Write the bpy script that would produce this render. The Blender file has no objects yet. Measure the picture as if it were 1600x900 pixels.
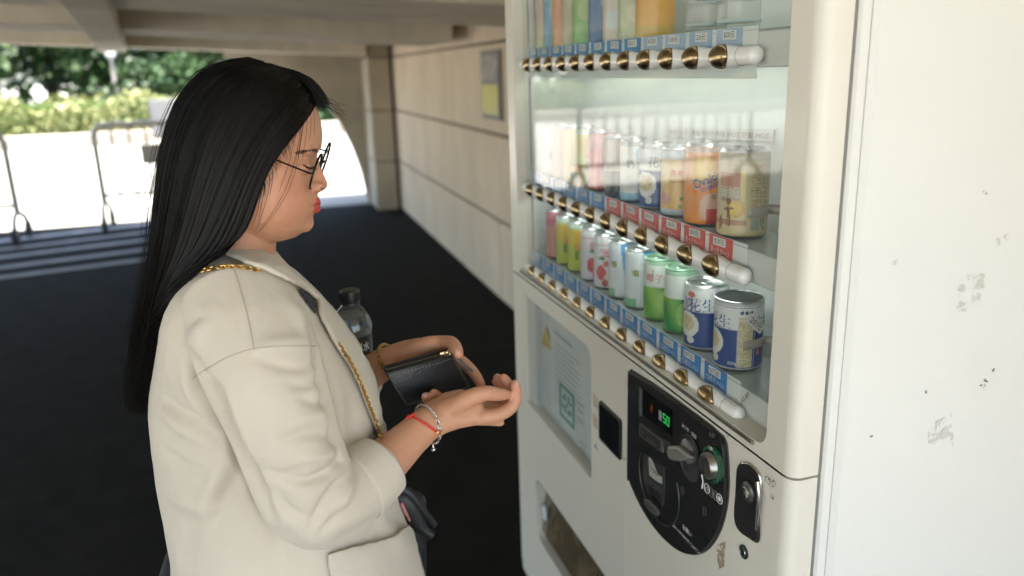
import bpy, bmesh, math, random
import numpy as np
from mathutils import Vector, Matrix
from mathutils.bvhtree import BVHTree

random.seed(7)
rng = np.random.default_rng(7)
SC = bpy.context.scene
COL = SC.collection

# ------------------------------------------------------------------ camera
FPX, CAM_H = 1244.0, 1.5                      # focal length in pixels of the 1600 px wide photograph, eye height
YAW, TILT, ROLL = math.radians(16.71), math.atan2(343, 1244), math.radians(1.8)
_f = np.array([math.sin(YAW)*math.cos(TILT), math.cos(YAW)*math.cos(TILT), -math.sin(TILT)])
_r0 = np.array([math.cos(YAW), -math.sin(YAW), 0.0]); _u0 = np.cross(_r0, _f)
_r = _r0*math.cos(ROLL) - _u0*math.sin(ROLL)
_u = _u0*math.cos(ROLL) + _r0*math.sin(ROLL)
CAM = np.array([0, 0, CAM_H])
cam_data = bpy.data.cameras.new('camera')
cam = bpy.data.objects.new('camera', cam_data); COL.objects.link(cam)
cam_data.sensor_width = 36.0; cam_data.lens = 36.0*FPX/1600.0
cam_data.clip_start = 0.05; cam_data.clip_end = 2000
M = Matrix.Identity(4)
for i in range(3):
    M[i][0], M[i][1], M[i][2], M[i][3] = _r[i], _u[i], -_f[i], CAM[i]
cam.matrix_world = M
cam_data.dof.use_dof = True; cam_data.dof.focus_distance = 1.02; cam_data.dof.aperture_fstop = 3.2
SC.camera = cam

# ------------------------------------------------------------------ sky, sun, exposure
SUN_EL, SUN_AZ = math.radians(79), math.radians(168)     # azimuth clockwise from +Y
world = bpy.data.worlds.new('World'); SC.world = world; world.use_nodes = True
wn = world.node_tree.nodes; wl = world.node_tree.links
sky = wn.new('ShaderNodeTexSky'); sky.sky_type = 'NISHITA'; sky.sun_disc = False
sky.sun_elevation = SUN_EL; sky.sun_rotation = SUN_AZ; sky.air_density = 1.0; sky.dust_density = 2.0
wn['Background'].inputs['Strength'].default_value = 0.15
wl.new(sky.outputs[0], wn['Background'].inputs['Color'])
sd = bpy.data.lights.new('sun', 'SUN'); sd.energy = 5.0; sd.angle = math.radians(0.55); sd.color = (1.0, 0.95, 0.87)
sun = bpy.data.objects.new('sun', sd); COL.objects.link(sun)
_sv = Vector((math.sin(SUN_AZ)*math.cos(SUN_EL), math.cos(SUN_AZ)*math.cos(SUN_EL), math.sin(SUN_EL)))
sun.rotation_euler = (-_sv).to_track_quat('-Z', 'Y').to_euler(); sun.location = (0, -20, 40)
SC.view_settings.view_transform = 'Standard'; SC.view_settings.look = 'None'
SC.view_settings.gamma = 1.0; SC.view_settings.use_curve_mapping = False
SC.view_settings.exposure = 2.45
SC.cycles.max_bounces = 10; SC.cycles.diffuse_bounces = 6; SC.cycles.glossy_bounces = 4
SC.cycles.transparent_max_bounces = 16; SC.cycles.transmission_bounces = 6
SC.cycles.caustics_reflective = False; SC.cycles.caustics_refractive = False
SC.cycles.use_denoising = True

# ------------------------------------------------------------------ helpers
def ray(px, py):
    return _f + _r*(px-800)/FPX + _u*(450-py)/FPX
def at(px, py, X=None, Y=None, Z=None):
    """the point of the place that a pixel of the photograph shows, given one of its coordinates"""
    d = ray(px, py)
    k = X/d[0] if X is not None else Y/d[1] if Y is not None else (Z-CAM_H)/d[2]
    return CAM + d*k
def to_px(P):
    d = np.asarray(P, float) - CAM
    w = d @ _f
    return 800 + FPX*(d @ _r)/w, 450 - FPX*(d @ _u)/w

def mat(name, col, rough=0.5, metal=0.0, spec=0.5, var=0.0, vscale=6.0, bump=0.0, bscale=150.0,
        coat=0.0, trans=0.0, emit=None, estr=1.0, col2=None, rvar=0.0, sheen=0.0, sss=0.0, stretch=None, detail=4):
    m = bpy.data.materials.new(name); m.use_nodes = True
    nt = m.node_tree; b = nt.nodes['Principled BSDF']
    b.inputs['Base Color'].default_value = (*col, 1); b.inputs['Roughness'].default_value = rough
    b.inputs['Metallic'].default_value = metal; b.inputs['Specular IOR Level'].default_value = spec
    b.inputs['Coat Weight'].default_value = coat; b.inputs['Transmission Weight'].default_value = trans
    if sheen: b.inputs['Sheen Weight'].default_value = sheen
    if sss:
        b.inputs['Subsurface Weight'].default_value = sss
        b.inputs['Subsurface Radius'].default_value = (1.0, 0.35, 0.2); b.inputs['Subsurface Scale'].default_value = 0.006
    if emit:
        b.inputs['Emission Color'].default_value = (*emit, 1); b.inputs['Emission Strength'].default_value = estr
    if var or col2 or bump or rvar:
        tc = nt.nodes.new('ShaderNodeTexCoord'); src = tc.outputs['Object']
        if stretch:
            mp = nt.nodes.new('ShaderNodeMapping'); mp.inputs['Scale'].default_value = stretch
            nt.links.new(src, mp.inputs['Vector']); src = mp.outputs['Vector']
    if var or col2:
        n = nt.nodes.new('ShaderNodeTexNoise'); n.inputs['Scale'].default_value = vscale; n.inputs['Detail'].default_value = detail
        n.inputs['Roughness'].default_value = 0.62
        nt.links.new(src, n.inputs['Vector'])
        r = nt.nodes.new('ShaderNodeValToRGB')
        c2 = col2 if col2 else tuple(min(1, c*(1+var)) for c in col)
        c1 = col if col2 else tuple(c*(1-var) for c in col)
        r.color_ramp.elements[0].color = (*c1, 1); r.color_ramp.elements[1].color = (*c2, 1)
        r.color_ramp.elements[0].position = 0.3; r.color_ramp.elements[1].position = 0.7
        nt.links.new(n.outputs['Fac'], r.inputs['Fac']); nt.links.new(r.outputs['Color'], b.inputs['Base Color'])
    if rvar:
        n = nt.nodes.new('ShaderNodeTexNoise'); n.inputs['Scale'].default_value = vscale*1.7; n.inputs['Detail'].default_value = 5
        nt.links.new(src, n.inputs['Vector'])
        mr = nt.nodes.new('ShaderNodeMapRange'); mr.inputs['From Min'].default_value = 0.3; mr.inputs['From Max'].default_value = 0.7
        mr.inputs['To Min'].default_value = max(0.02, rough-rvar); mr.inputs['To Max'].default_value = min(1, rough+rvar)
        nt.links.new(n.outputs['Fac'], mr.inputs['Value']); nt.links.new(mr.outputs['Result'], b.inputs['Roughness'])
    if bump:
        n = nt.nodes.new('ShaderNodeTexNoise'); n.inputs['Scale'].default_value = bscale; n.inputs['Detail'].default_value = 5
        nt.links.new(src, n.inputs['Vector'])
        bp = nt.nodes.new('ShaderNodeBump'); bp.inputs['Strength'].default_value = bump; bp.inputs['Distance'].default_value = 0.01
        nt.links.new(n.outputs['Fac'], bp.inputs['Height']); nt.links.new(bp.outputs['Normal'], b.inputs['Normal'])
    return m

def vcol_mat(name, rough=0.5, spec=0.5, sss=0.0, coat=0.0, metal=0.0, bump=0.0, bscale=300):
    """base colour read from the mesh colour attribute 'col' (print, lips, skin tones)"""
    m = mat(name, (1, 1, 1), rough, metal, spec, sss=sss, coat=coat, bump=bump, bscale=bscale)
    nt = m.node_tree
    a = nt.nodes.new('ShaderNodeVertexColor'); a.layer_name = 'col'
    nt.links.new(a.outputs['Color'], nt.nodes['Principled BSDF'].inputs['Base Color'])
    return m

def pane_mat(name, tint=(0.97, 0.985, 0.98), f0=0.045, rough=0.0, haze=0.0):
    """clear pane: each face transparent with Fresnel (Schlick) reflection, same from both sides"""
    m = bpy.data.materials.new(name); m.use_nodes = True
    nt = m.node_tree; nt.nodes.remove(nt.nodes['Principled BSDF']); out = nt.nodes['Material Output']
    ge = nt.nodes.new('ShaderNodeNewGeometry'); dt = nt.nodes.new('ShaderNodeVectorMath'); dt.operation = 'DOT_PRODUCT'
    nt.links.new(ge.outputs['Incoming'], dt.inputs[0]); nt.links.new(ge.outputs['Normal'], dt.inputs[1])
    def mth(op, a, b=None, clamp=False):
        n = nt.nodes.new('ShaderNodeMath'); n.operation = op; n.use_clamp = clamp
        for i, q in enumerate((a, b)):
            if q is None: continue
            if isinstance(q, (int, float)): n.inputs[i].default_value = q
            else: nt.links.new(q, n.inputs[i])
        return n.outputs[0]
    c = mth('ABSOLUTE', dt.outputs['Value']); p = mth('POWER', mth('SUBTRACT', 1.0, c, True), 5.0)
    fac = mth('ADD', mth('MULTIPLY', p, 1-f0), f0, True)
    t = nt.nodes.new('ShaderNodeBsdfTransparent'); t.inputs['Color'].default_value = (*tint, 1)
    g = nt.nodes.new('ShaderNodeBsdfGlossy'); g.inputs['Roughness'].default_value = rough
    mx = nt.nodes.new('ShaderNodeMixShader')
    nt.links.new(fac, mx.inputs[0]); nt.links.new(t.outputs[0], mx.inputs[1]); nt.links.new(g.outputs[0], mx.inputs[2]); last = mx.outputs[0]
    if haze:                                   # an even pale diffuse layer over the pane
        d = nt.nodes.new('ShaderNodeBsdfDiffuse'); d.inputs['Color'].default_value = (.8, .8, .78, 1)
        m2 = nt.nodes.new('ShaderNodeMixShader'); m2.inputs[0].default_value = haze
        nt.links.new(last, m2.inputs[1]); nt.links.new(d.outputs[0], m2.inputs[2]); last = m2.outputs[0]
    nt.links.new(last, out.inputs['Surface'])
    return m

def prop(o, label=None, cat=None, group=None, kind=None):
    if label: o['label'] = label
    if cat: o['category'] = cat
    if group: o['group'] = group
    if kind: o['kind'] = kind
    return o
def link(name, me, m=None, parent=None, smooth=False):
    o = bpy.data.objects.new(name, me); COL.objects.link(o)
    if m is not None and not me.materials: me.materials.append(m)
    if parent is not None:
        o.parent = parent
        o.matrix_parent_inverse = parent.matrix_basis.inverted()
    if smooth and len(me.polygons):
        me.polygons.foreach_set('use_smooth', [True]*len(me.polygons))
    return o
def empty(name, loc, label=None, cat=None, group=None):
    o = bpy.data.objects.new(name, None); COL.objects.link(o); o.location = loc; o.empty_display_size = 0.1
    return prop(o, label, cat, group)

class MB:
    """collects simple shapes into one mesh"""
    def __init__(s): s.v = []; s.f = []; s.mi = []; s.cur = 0
    def add(s, v, f):
        k = len(s.v); s.v += [tuple(map(float, p)) for p in v]; s.f += [tuple(i+k for i in q) for q in f]; s.mi += [s.cur]*len(f); return s
    def box(s, a, b, M=None):
        (x0, y0, z0), (x1, y1, z1) = a, b
        p = [(x0,y0,z0),(x1,y0,z0),(x1,y1,z0),(x0,y1,z0),(x0,y0,z1),(x1,y0,z1),(x1,y1,z1),(x0,y1,z1)]
        if M is not None: p = [M @ Vector(q) for q in p]
        return s.add(p, [(0,3,2,1),(4,5,6,7),(0,1,5,4),(1,2,6,5),(2,3,7,6),(3,0,4,7)])
    def bbox(s, a, b, c=0.004):
        """box with chamfered edges"""
        (x0,y0,z0),(x1,y1,z1) = [min(p,q) for p,q in zip(a,b)], [max(p,q) for p,q in zip(a,b)]
        c = min(c, (x1-x0)*.45, (y1-y0)*.45, (z1-z0)*.45)
        bm = bmesh.new(); bmesh.ops.create_cube(bm, size=1)
        for v in bm.verts: v.co = Vector(((x0+x1)/2+v.co.x*(x1-x0), (y0+y1)/2+v.co.y*(y1-y0), (z0+z1)/2+v.co.z*(z1-z0)))
        bmesh.ops.bevel(bm, geom=list(bm.edges), offset=c, segments=1, affect='EDGES')
        bm.verts.index_update()
        s.add([v.co[:] for v in bm.verts], [tuple(v.index for v in f.verts) for f in bm.faces]); bm.free(); return s
    def rings(s, R, close=True, cap0=True, cap1=True):
        n = len(R[0]); v = [p for r in R for p in r]; f = []
        for i in range(len(R)-1):
            for j in range(n if close else n-1):
                j2 = (j+1) % n
                f.append((i*n+j, i*n+j2, (i+1)*n+j2, (i+1)*n+j))
        if cap0: f.append(tuple(range(n-1, -1, -1)))
        if cap1: f.append(tuple((len(R)-1)*n+j for j in range(n)))
        return s.add(v, f)
    def tube(s, path, rad, n=8, flat=1.0, cap=True, ref=None):
        path = [np.asarray(p, float) for p in path]; R = []
        rad = [rad]*len(path) if np.isscalar(rad) else rad
        prev = None
        for i, p in enumerate(path):
            t = path[min(i+1, len(path)-1)] - path[max(i-1, 0)]; t = t/(np.linalg.norm(t)+1e-12)
            if prev is None:
                a = np.array(ref if ref is not None else ((0,0,1) if abs(t[2]) < .9 else (1,0,0)), float)
            else: a = prev
            a = a - t*(a@t); a /= np.linalg.norm(a)+1e-12; prev = a; b = np.cross(t, a)
            R.append([p + rad[i]*(math.cos(2*math.pi*k/n)*a + flat*math.sin(2*math.pi*k/n)*b) for k in range(n)])
        return s.rings(R, True, cap, cap)
    def lathe(s, prof, c=(0,0,0), n=24, axis='z'):
        R = []
        for r, h in prof:
            ring = []
            for k in range(n):
                a = 2*math.pi*k/n; x, y = r*math.cos(a), r*math.sin(a)
                q = (x, y, h) if axis == 'z' else (h, x, y) if axis == 'x' else (y, h, x)
                ring.append((q[0]+c[0], q[1]+c[1], q[2]+c[2]))
            R.append(ring)
        return s.rings(R)
    def prism(s, poly, a, b, axis='x'):
        """extrude a 2-D outline from a to b along an axis; outline in the other two axes in order (y,z), (x,z) or (x,y)"""
        def q(p, h): return (h, p[0], p[1]) if axis == 'x' else (p[0], h, p[1]) if axis == 'y' else (p[0], p[1], h)
        n = len(poly)
        return s.add([q(p, a) for p in poly] + [q(p, b) for p in poly],
                     [tuple(range(n))[::-1], tuple(range(n, 2*n))] + [(j, (j+1) % n, n+(j+1) % n, n+j) for j in range(n)])
    def mesh(s, name='m', fix=True):
        me = bpy.data.meshes.new(name); me.from_pydata(s.v, [], s.f); me.update()
        if fix and len(s.f) < 60000:
            bm = bmesh.new(); bm.from_mesh(me); bmesh.ops.recalc_face_normals(bm, faces=bm.faces); bm.to_mesh(me); bm.free()
        return me
    def build(s, name, m, parent=None, smooth=False, bevel=0, fix=True):
        me = s.mesh(name, fix)
        ms = m if isinstance(m, (list, tuple)) else [m]
        for q in ms: me.materials.append(q)
        if len(ms) > 1: me.polygons.foreach_set('material_index', s.mi)
        o = link(name, me, None, parent, smooth)
        if smooth and not bevel:
            me.set_sharp_from_angle(angle=math.radians(42))
        if bevel:
            b = o.modifiers.new('bevel', 'BEVEL'); b.width = bevel; b.segments = 2; b.limit_method = 'ANGLE'; b.angle_limit = math.radians(35)
            if smooth: me.set_sharp_from_angle(angle=math.radians(60))
        return o

def rrect(y0, y1, z0, z1, r, n=5, rs=None):
    """rounded rectangle outline; rs = radii for corners (y1z1, y0z1, y0z0, y1z0)"""
    rs = rs or (r, r, r, r); out = []
    for (cy, cz, a0), q in zip(((y1, z1, 0), (y0, z1, 90), (y0, z0, 180), (y1, z0, 270)), rs):
        sy = -1 if cy == y1 else 1; sz = -1 if cz == z1 else 1
        for k in range(n+1):
            a = math.radians(a0 + 90*k/n)
            out.append((cy + sy*q + q*math.cos(a), cz + sz*q + q*math.sin(a)))
    return out
def smooth_path(pts, k=6):
    """Catmull-Rom through the points"""
    P = [np.asarray(p, float) for p in pts]; P = [2*P[0]-P[1]] + P + [2*P[-1]-P[-2]]; out = []
    for i in range(1, len(P)-2):
        for j in range(k):
            t = j/k
            out.append(.5*((2*P[i]) + (-P[i-1]+P[i+1])*t + (2*P[i-1]-5*P[i]+4*P[i+1]-P[i+2])*t*t + (-P[i-1]+3*P[i]-3*P[i+1]+P[i+2])*t**3))
    out.append(P[-2]); return out

_font_cache = {}
def text_geo(body, res=2):
    """outline of a line of lettering, filled; returns vertices normalised to height 1 per em, width w"""
    if body in _font_cache: return _font_cache[body]
    c = bpy.data.curves.new('lettering', 'FONT'); c.body = body; c.resolution_u = res; c.fill_mode = 'FRONT'
    o = bpy.data.objects.new('lettering', c); COL.objects.link(o)
    dg = bpy.context.evaluated_depsgraph_get(); me = bpy.data.meshes.new_from_object(o.evaluated_get(dg))
    v = np.array([x.co[:] for x in me.vertices]) if len(me.vertices) else np.zeros((0, 3)); f = [tuple(p.vertices) for p in me.polygons]
    bpy.data.objects.remove(o); bpy.data.curves.remove(c); bpy.data.meshes.remove(me)
    if len(v):
        v[:, 0] -= v[:, 0].min(); y0, y1 = v[:, 1].min(), v[:, 1].max(); v[:, 1] -= y0
        _font_cache[body] = (v[:, 0]/v[:, 0].max(), v[:, 1]/(y1-y0), f, v[:, 0].max()/(y1-y0))
    else: _font_cache[body] = (v[:, 0], v[:, 0], f, 1)
    return _font_cache[body]
def bold(x, y, f, d=0.03): return x, y, f
# ================================================================== the setting
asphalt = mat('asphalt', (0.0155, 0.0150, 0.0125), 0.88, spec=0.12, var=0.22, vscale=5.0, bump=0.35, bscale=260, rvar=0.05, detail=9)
pale_concrete = mat('pale_concrete', (0.33, 0.315, 0.28), 0.9, var=0.14, vscale=0.35, bump=0.15, bscale=60)
paint_line = mat('road_paint', (0.26, 0.27, 0.27), 0.75, var=0.3, vscale=7)
concrete = mat('bridge_concrete', (0.58, 0.53, 0.43), 0.88, var=0.20, vscale=2.2, stretch=(1, 1, .35), bump=0.3, bscale=40, detail=8)
concrete_dark = mat('pier_concrete', (0.40, 0.35, 0.27), 0.9, var=0.25, vscale=1.2, bump=0.3, bscale=40, detail=8)
stone = mat('wall_stone', (0.67, 0.55, 0.41), 0.82, var=0.10, vscale=2.6, stretch=(1, 1, .55), bump=0.25, bscale=55, detail=8)
grout = mat('wall_joint', (0.13, 0.11, 0.09), 0.95)
metal_bar = mat('galvanised_steel', (0.36, 0.34, 0.30), 0.45, 0.3, var=0.15, vscale=20)
leaf_m = mat('leaf', (0.030, 0.062, 0.016), 0.6, var=0.6, vscale=1.1)
leaf_y = mat('hedge_leaf', (0.30, 0.30, 0.12), 0.6, col2=(0.16, 0.19, 0.06), vscale=2.5)
bark = mat('bark', (0.06, 0.045, 0.03), 0.9, var=0.4, vscale=9, bump=0.6, bscale=30)

def sheet(name, x0, x1, y0, y1, z, m):
    me = bpy.data.meshes.new(name); me.from_pydata([(x0,y0,z),(x1,y0,z),(x1,y1,z),(x0,y1,z)], [], [(0,1,2,3)])
    return prop(link(name, me, m), kind='structure')
sheet('ground', -600, 600, -600, 600, 0.0, pale_concrete)
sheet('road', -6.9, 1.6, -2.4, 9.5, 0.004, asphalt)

sheet('lawn', -70, 60, 23.0, 62, 0.006, mat('grass', (.055, .085, .022), .95, var=.35, vscale=.8, bump=.5, bscale=20))
# painted stripes across the road, the last a light band at the shadow edge painted likewise, slightly skewed as in the photograph
for k, (ya, yb, w) in enumerate(((419, 404.5, .125), (403.5, 389, .135), (388, 374, .14), (376, 362, .12), (363, 349.5, .17))):
    a = at(117, ya, Z=0.008); b = at(233, yb, Z=0.008)
    d = (b-a)/np.linalg.norm(b-a); a = a - d*3.2; b = b + d*0.25; n = np.array([-d[1], d[0], 0])*w/2
    me = bpy.data.meshes.new('marking_or_light_band'); me.from_pydata([a-n, b-n, b+n, a+n], [], [(0,1,2,3)])
    prop(link('marking_or_light_band', me, paint_line), kind='structure')

# underpass wall of stone panels along +Y, its face at X = WX
WX = 1.40
wall = empty('underpass_wall', (WX, 4, 0), 'beige stone panelled wall running back beside the vending machine', 'wall')
MB().box((WX+.02, -0.4, 0), (WX+.5, 10.2, 2.33)).build('wall_core', grout, wall)
zr = [0.005, at(712, 304, X=WX)[2], at(705, 193, X=WX)[2], at(700, 76, X=WX)[2], 2.325]
def yj(px, py): return at(px, py, X=WX)[1]
vj = [sorted([-.4, .9, 2.1, yj(782, 400), yj(722, 330), yj(680, 320), 8.9]),
      sorted([-.4, 1.2, 2.6, yj(743, 260), yj(692, 230), 7.2, 8.9]),
      sorted([-.4, 1.6, 3.0, yj(710, 150), 6.1, 7.6, 8.9]),
      sorted([-.4, 1.4, 2.9, yj(735, 60), 6.3, 8.9])]
for r in range(4):
    for a, b in zip(vj[r][:-1], vj[r][1:]):
        d = random.uniform(-.002, .003)
        MB().bbox((WX+d, a+.008, zr[r]+.008), (WX+.03, b-.008, zr[r+1]-.008), .006).build('stone_panel', stone, wall)

# pier and arch wall at the far mouth
PY = 8.87
pier = empty('bridge_pier', (1.2, PY+.3, 0), 'squat concrete pier at the far end of the stone wall', 'pier')
px0 = at(591, 331, Z=0)[0]
for a, b in zip(zr[:-1], zr[1:]):
    MB().bbox((px0, PY, a+.005), (WX-.03, PY+.75, b-.005), .01).build('pier_block', concrete_dark, pier)
MB().box((px0+.02, PY+.02, 0), (WX-.05, PY+.73, 2.33)).build('pier_core', grout, pier)
AY = 9.45
arch_px = [(577, 322), (574, 300), (566, 268), (553, 233), (536, 199), (515, 166), (492, 138), (466, 117), (436, 103), (400, 95), (350, 90)]
pts = [(at(x, y, Y=AY)[0], at(x, y, Y=AY)[2]) for x, y in arch_px]
pts[0] = (pts[0][0], 0.0)
poly = [(px0+.1, 0.0)] + pts[:1] + pts[1:] + [(pts[-1][0], 2.335), (px0+.1, 2.335)]
arch = empty('arch_wall', (px0, AY, 0), 'concrete arch spandrel at the far mouth beside the pier', 'arch')
MB().prism(poly[::-1], AY, AY+.25, 'y').build('spandrel', concrete_dark, arch)
rim = [np.array((x, AY-.03, z)) for x, z in pts]
MB().lathe([(.0, -.01), (.03, -.01), (.03, .012), (.0, .012)], (at(533, 106, Y=AY)[0], AY-.02, at(533, 106, Y=AY)[2]), 16, 'y').build('vent_cap', metal_bar, arch)

# bridge deck: slab, cross beams falling gently towards the wall, one long girder
deck = empty('bridge_deck', (-3, 5, 2.1), 'low concrete bridge deck with cross beams and a girder overhead', 'bridge')
MB().box((-6.5, -2.9, 2.34), (2.2, 8.95, 2.5)).build('deck_slab', concrete, deck)
MB().box((-.75, 8.952, 2.34), (2.2, 9.95, 2.5)).build('deck_slab', concrete, deck)
def beam(ya, yb, h=.285, x1=1.28, x0=-6.5, s=-.058, xr=-.42, top=2.335):
    z0, z1 = 1.5+h+s*(x0-xr), 1.5+h+s*(x1-xr)
    p = [(x0, ya, z0), (x1, ya, z1), (x1, yb, z1), (x0, yb, z0), (x0, ya, top), (x1, ya, top), (x1, yb, top), (x0, yb, top)]
    return MB().add(p, [(0,3,2,1),(4,5,6,7),(0,1,5,4),(1,2,6,5),(2,3,7,6),(3,0,4,7)])
beam(2.75, 3.78, .278).build('cross_beam', concrete, deck, bevel=.012)
beam(5.45, 6.48, .285).build('cross_beam', concrete, deck, bevel=.012)
beam(8.62, 8.99, .262, 1.1).build('cross_beam', concrete, deck, bevel=.012)
GZ = 1.762
gl_, gr_ = [at(x, y, Z=GZ) for x, y in ((85, 0), (146, 72))], [at(x, y, Z=GZ) for x, y in ((170, 0), (195, 72))]
def gline(p, y): a, b = p; k = (y-a[1])/(b[1]-a[1]); return a[0]+(b[0]-a[0])*k
q = [(gline(gl_, .6), .6), (gline(gr_, .6), .6), (gline(gr_, 8.61), 8.61), (gline(gl_, 8.61), 8.61)]
MB().prism(q, GZ, 2.335, 'z').build('long_girder', concrete, deck, bevel=.012)

# notice on the wall
sg = at(771, 132, X=WX)
n0 = [at(757, 80, X=WX)[1:], at(787, 186, X=WX)[1:]]
sign = empty('wall_notice', (WX-.002, sg[1], sg[2]), 'two-part notice, grey above yellow, fixed to the stone wall', 'sign')
ya, yb = at(757, 130, X=WX)[1], at(786, 130, X=WX)[1]
zt, zm, zb = at(771, 78, X=WX)[2], at(771, 129, X=WX)[2], at(771, 186, X=WX)[2]
sg_grey = mat('notice_grey', (0.20, 0.18, 0.16), 0.6, col2=(0.42, 0.40, 0.37), vscale=14)
sg_yel = mat('notice_yellow', (0.62, 0.55, 0.05), 0.5, col2=(0.45, 0.43, 0.22), vscale=9)
MB().bbox((WX-.022, yb, zb), (WX-.004, ya, zt), .003).build('backing_board', mat('notice_back', (.2, .19, .18), .6), sign)
MB().bbox((WX-.027, yb+.03, zm+.01), (WX-.0225, ya-.03, zt-.03), .001).build('grey_sheet', sg_grey, sign)
MB().bbox((WX-.027, yb+.03, zb+.03), (WX-.0225, ya-.03, zm-.01), .001).build('yellow_sheet', sg_yel, sign)

# ---------------------------------------------------------------- beyond the bridge
KY = 21.6
for nm, x0, x1 in (('kerb', -24, 14),):
    prop(MB().bbox((x0, KY, 0), (x1, KY+.35, .30), .03).build('kerb', mat('kerb_stone', (.30, .26, .21), .9, var=.2, vscale=3), None), kind='structure')
def leaf_cloud(n, size, shape, seed, squash=1.0):
    g = np.random.default_rng(seed); c = shape(g, n); V = []; Fc = []
    for i in range(n):
        a = g.normal(size=3); a /= np.linalg.norm(a); b = np.cross(a, g.normal(size=3)); b /= np.linalg.norm(b)
        s = size*g.uniform(.6, 1.4); k = len(V)
        V += [c[i]-a*s*.5, c[i]+b*s*.3, c[i]+a*s*.5, c[i]-b*s*.3]; Fc.append((k, k+1, k+2, k+3))
    me = bpy.data.meshes.new('foliage'); me.from_pydata([tuple(v) for v in V], [], Fc); return me
def hedge_shape(x0, x1, y0, y1, z0, z1):
    def f(g, n):
        x = g.uniform(x0, x1, n); t = g.uniform(0, 1, n)
        side = g.integers(0, 4, n)
        y = np.where(side == 0, y0 + g.normal(0, .05, n), g.uniform(y0, y1, n))
        top = z1 + .12*np.sin(x*1.7) + .08*np.sin(x*4.1+1)
        z = np.where(side == 0, z0+(top-z0)*t, np.where(side == 1, top+g.normal(0, .05, n), z0+(top-z0)*t))
        return np.stack([x, y, z], 1)
    return f
hedge = empty('hedge', (-6, KY+.9, .2), 'long yellow-green clipped hedge behind the stone kerb', 'hedge')
link('foliage', leaf_cloud(26000, .11, hedge_shape(-24, -1.9, KY+.4, KY+1.3, .2, .98), 3), leaf_y, hedge)
MB().box((-24, KY+.5, .1), (-1.9, KY+1.2, 1.0)).build('inner_twigs', mat('hedge_core', (.07, .11, .02), .9, var=.5, vscale=4), hedge)
hd2 = empty('hedge', (6, KY+.9, .2), 'low dark hedge behind the kerb beyond the arch', 'hedge')
link('foliage', leaf_cloud(9000, .13, hedge_shape(.2, 14, KY+2.4, KY+3.4, .2, 1.0), 5), leaf_m, hd2)
MB().box((.2, KY+2.5, .1), (14, KY+3.3, .9)).build('inner_twigs', mat('hedge_core_dark', (.03, .06, .02), .9), hd2)

def crown_shape(R, H, nl, seed):
    g0 = np.random.default_rng(seed)
    lob = [(g0.normal(0, R*.42), g0.normal(0, R*.42), g0.uniform(-.5, .5)*H, g0.uniform(.35, .6)*R) for _ in range(nl)]
    def f(g, n):
        out = []
        for i in range(n):
            x, y, z, r = lob[g.integers(0, nl)]; d = g.normal(size=3); d /= np.linalg.norm(d); q = r*g.uniform(.55, 1.0)**.5
            out.append((x+d[0]*q, y+d[1]*q, z+d[2]*q*.75))
        return np.array(out)
    return f
crowns = [leaf_cloud(5200, .34, crown_shape(3.4, 3.6, 13, s), s) for s in (11, 12, 13)]
for c in crowns: c.materials.append(leaf_m)
def trunk_mesh(seed):
    g = np.random.default_rng(seed); b = MB()
    b.tube([(0,0,-.05),(.04,.02,1.0),(.1,.0,2.2),(.05,.1,4.6)], [.24,.17,.15,.06], 8)
    for k in range(6):
        a = g.uniform(0, 6.28); h = g.uniform(1.7, 3.4); l = g.uniform(1.2, 2.4)
        b.tube([(.06,.02,h),(.06+l*.5*math.cos(a), l*.5*math.sin(a), h+.5*l*.7),(.06+l*math.cos(a), l*math.sin(a), h+l*.6)], [.07,.05,.02], 5)
    me = b.mesh('trunk'); me.materials.append(bark); return me
trunks = [trunk_mesh(s) for s in (1, 2, 3)]
tree_spots = [(-13.5, 30, 1.0, 'with lit low boughs at the edge of the picture'), (-9.6, 27.5, .92, 'with a thick trunk left of the lamp post'),
              (-6.6, 31, 1.1, 'with slim trunk just right of the lamp post'), (-3.2, 29, .95, 'standing behind the grey utility box'),
              (.8, 33, 1.05, 'seen above the arch opening'), (5.2, 36, 1.15, 'far beyond the arch, next to the orange car'),
              (-17.5, 34, 1.2, 'far off behind the end of the hedge'), (-11, 40, 1.3, 'farthest back, filling the gap between two trunks'), (-2, 42, 1.3, 'far back, rising over the hedge end')]
for i, (x, y, s, what) in enumerate(tree_spots):
    t = empty('tree', (x, y, 0), 'dark leafy tree ' + what, 'tree', 'trees beyond the hedge'); t.scale = (s, s, s); t.rotation_euler.z = i*1.3
    for nm, me, z in (('trunk', trunks[i % 3], 0), ('crown', crowns[i % 3], 4.0)):
        o = bpy.data.objects.new(nm, me); COL.objects.link(o); o.parent = t; o.location = (0, 0, z - (.9 if i in (0, 3, 6) else 0)*(nm == 'crown'))
shrub_me = leaf_cloud(2200, .2, crown_shape(.95, .8, 7, 21), 21); shrub_me.materials.append(leaf_y)
shrub_me2 = leaf_cloud(2600, .22, crown_shape(1.2, 1.2, 7, 22), 22); shrub_me2.materials.append(leaf_m)
for x, y, s, me, what in ((-12.2, 25.5, .7, shrub_me, 'at the edge of the picture'), (-8.2, 25.5, .62, shrub_me, 'left of the lamp post'), (-4.9, 25.8, .7, shrub_me, 'right of the lamp post'),
                   (-10.4, 26.0, 1.1, shrub_me2, 'under the thick-trunked tree'), (-2.9, 25.6, 1.1, shrub_me2, 'behind the grey utility box')):
    t = empty('shrub', (x, y, 0), ('yellowish' if me is shrub_me else 'dark green') + ' rounded shrub behind the hedge ' + what, 'shrub', 'shrubs behind the hedge')
    o = bpy.data.objects.new('foliage', me); COL.objects.link(o); o.parent = t; o.location = (0, 0, 1.05*s); o.scale = (s,)*3
    MB().tube([(0,0,0),(.02,.02,.9*s)], [.04,.02], 5).build('stem', bark, t).matrix_parent_inverse = Matrix.Identity(4)

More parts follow.
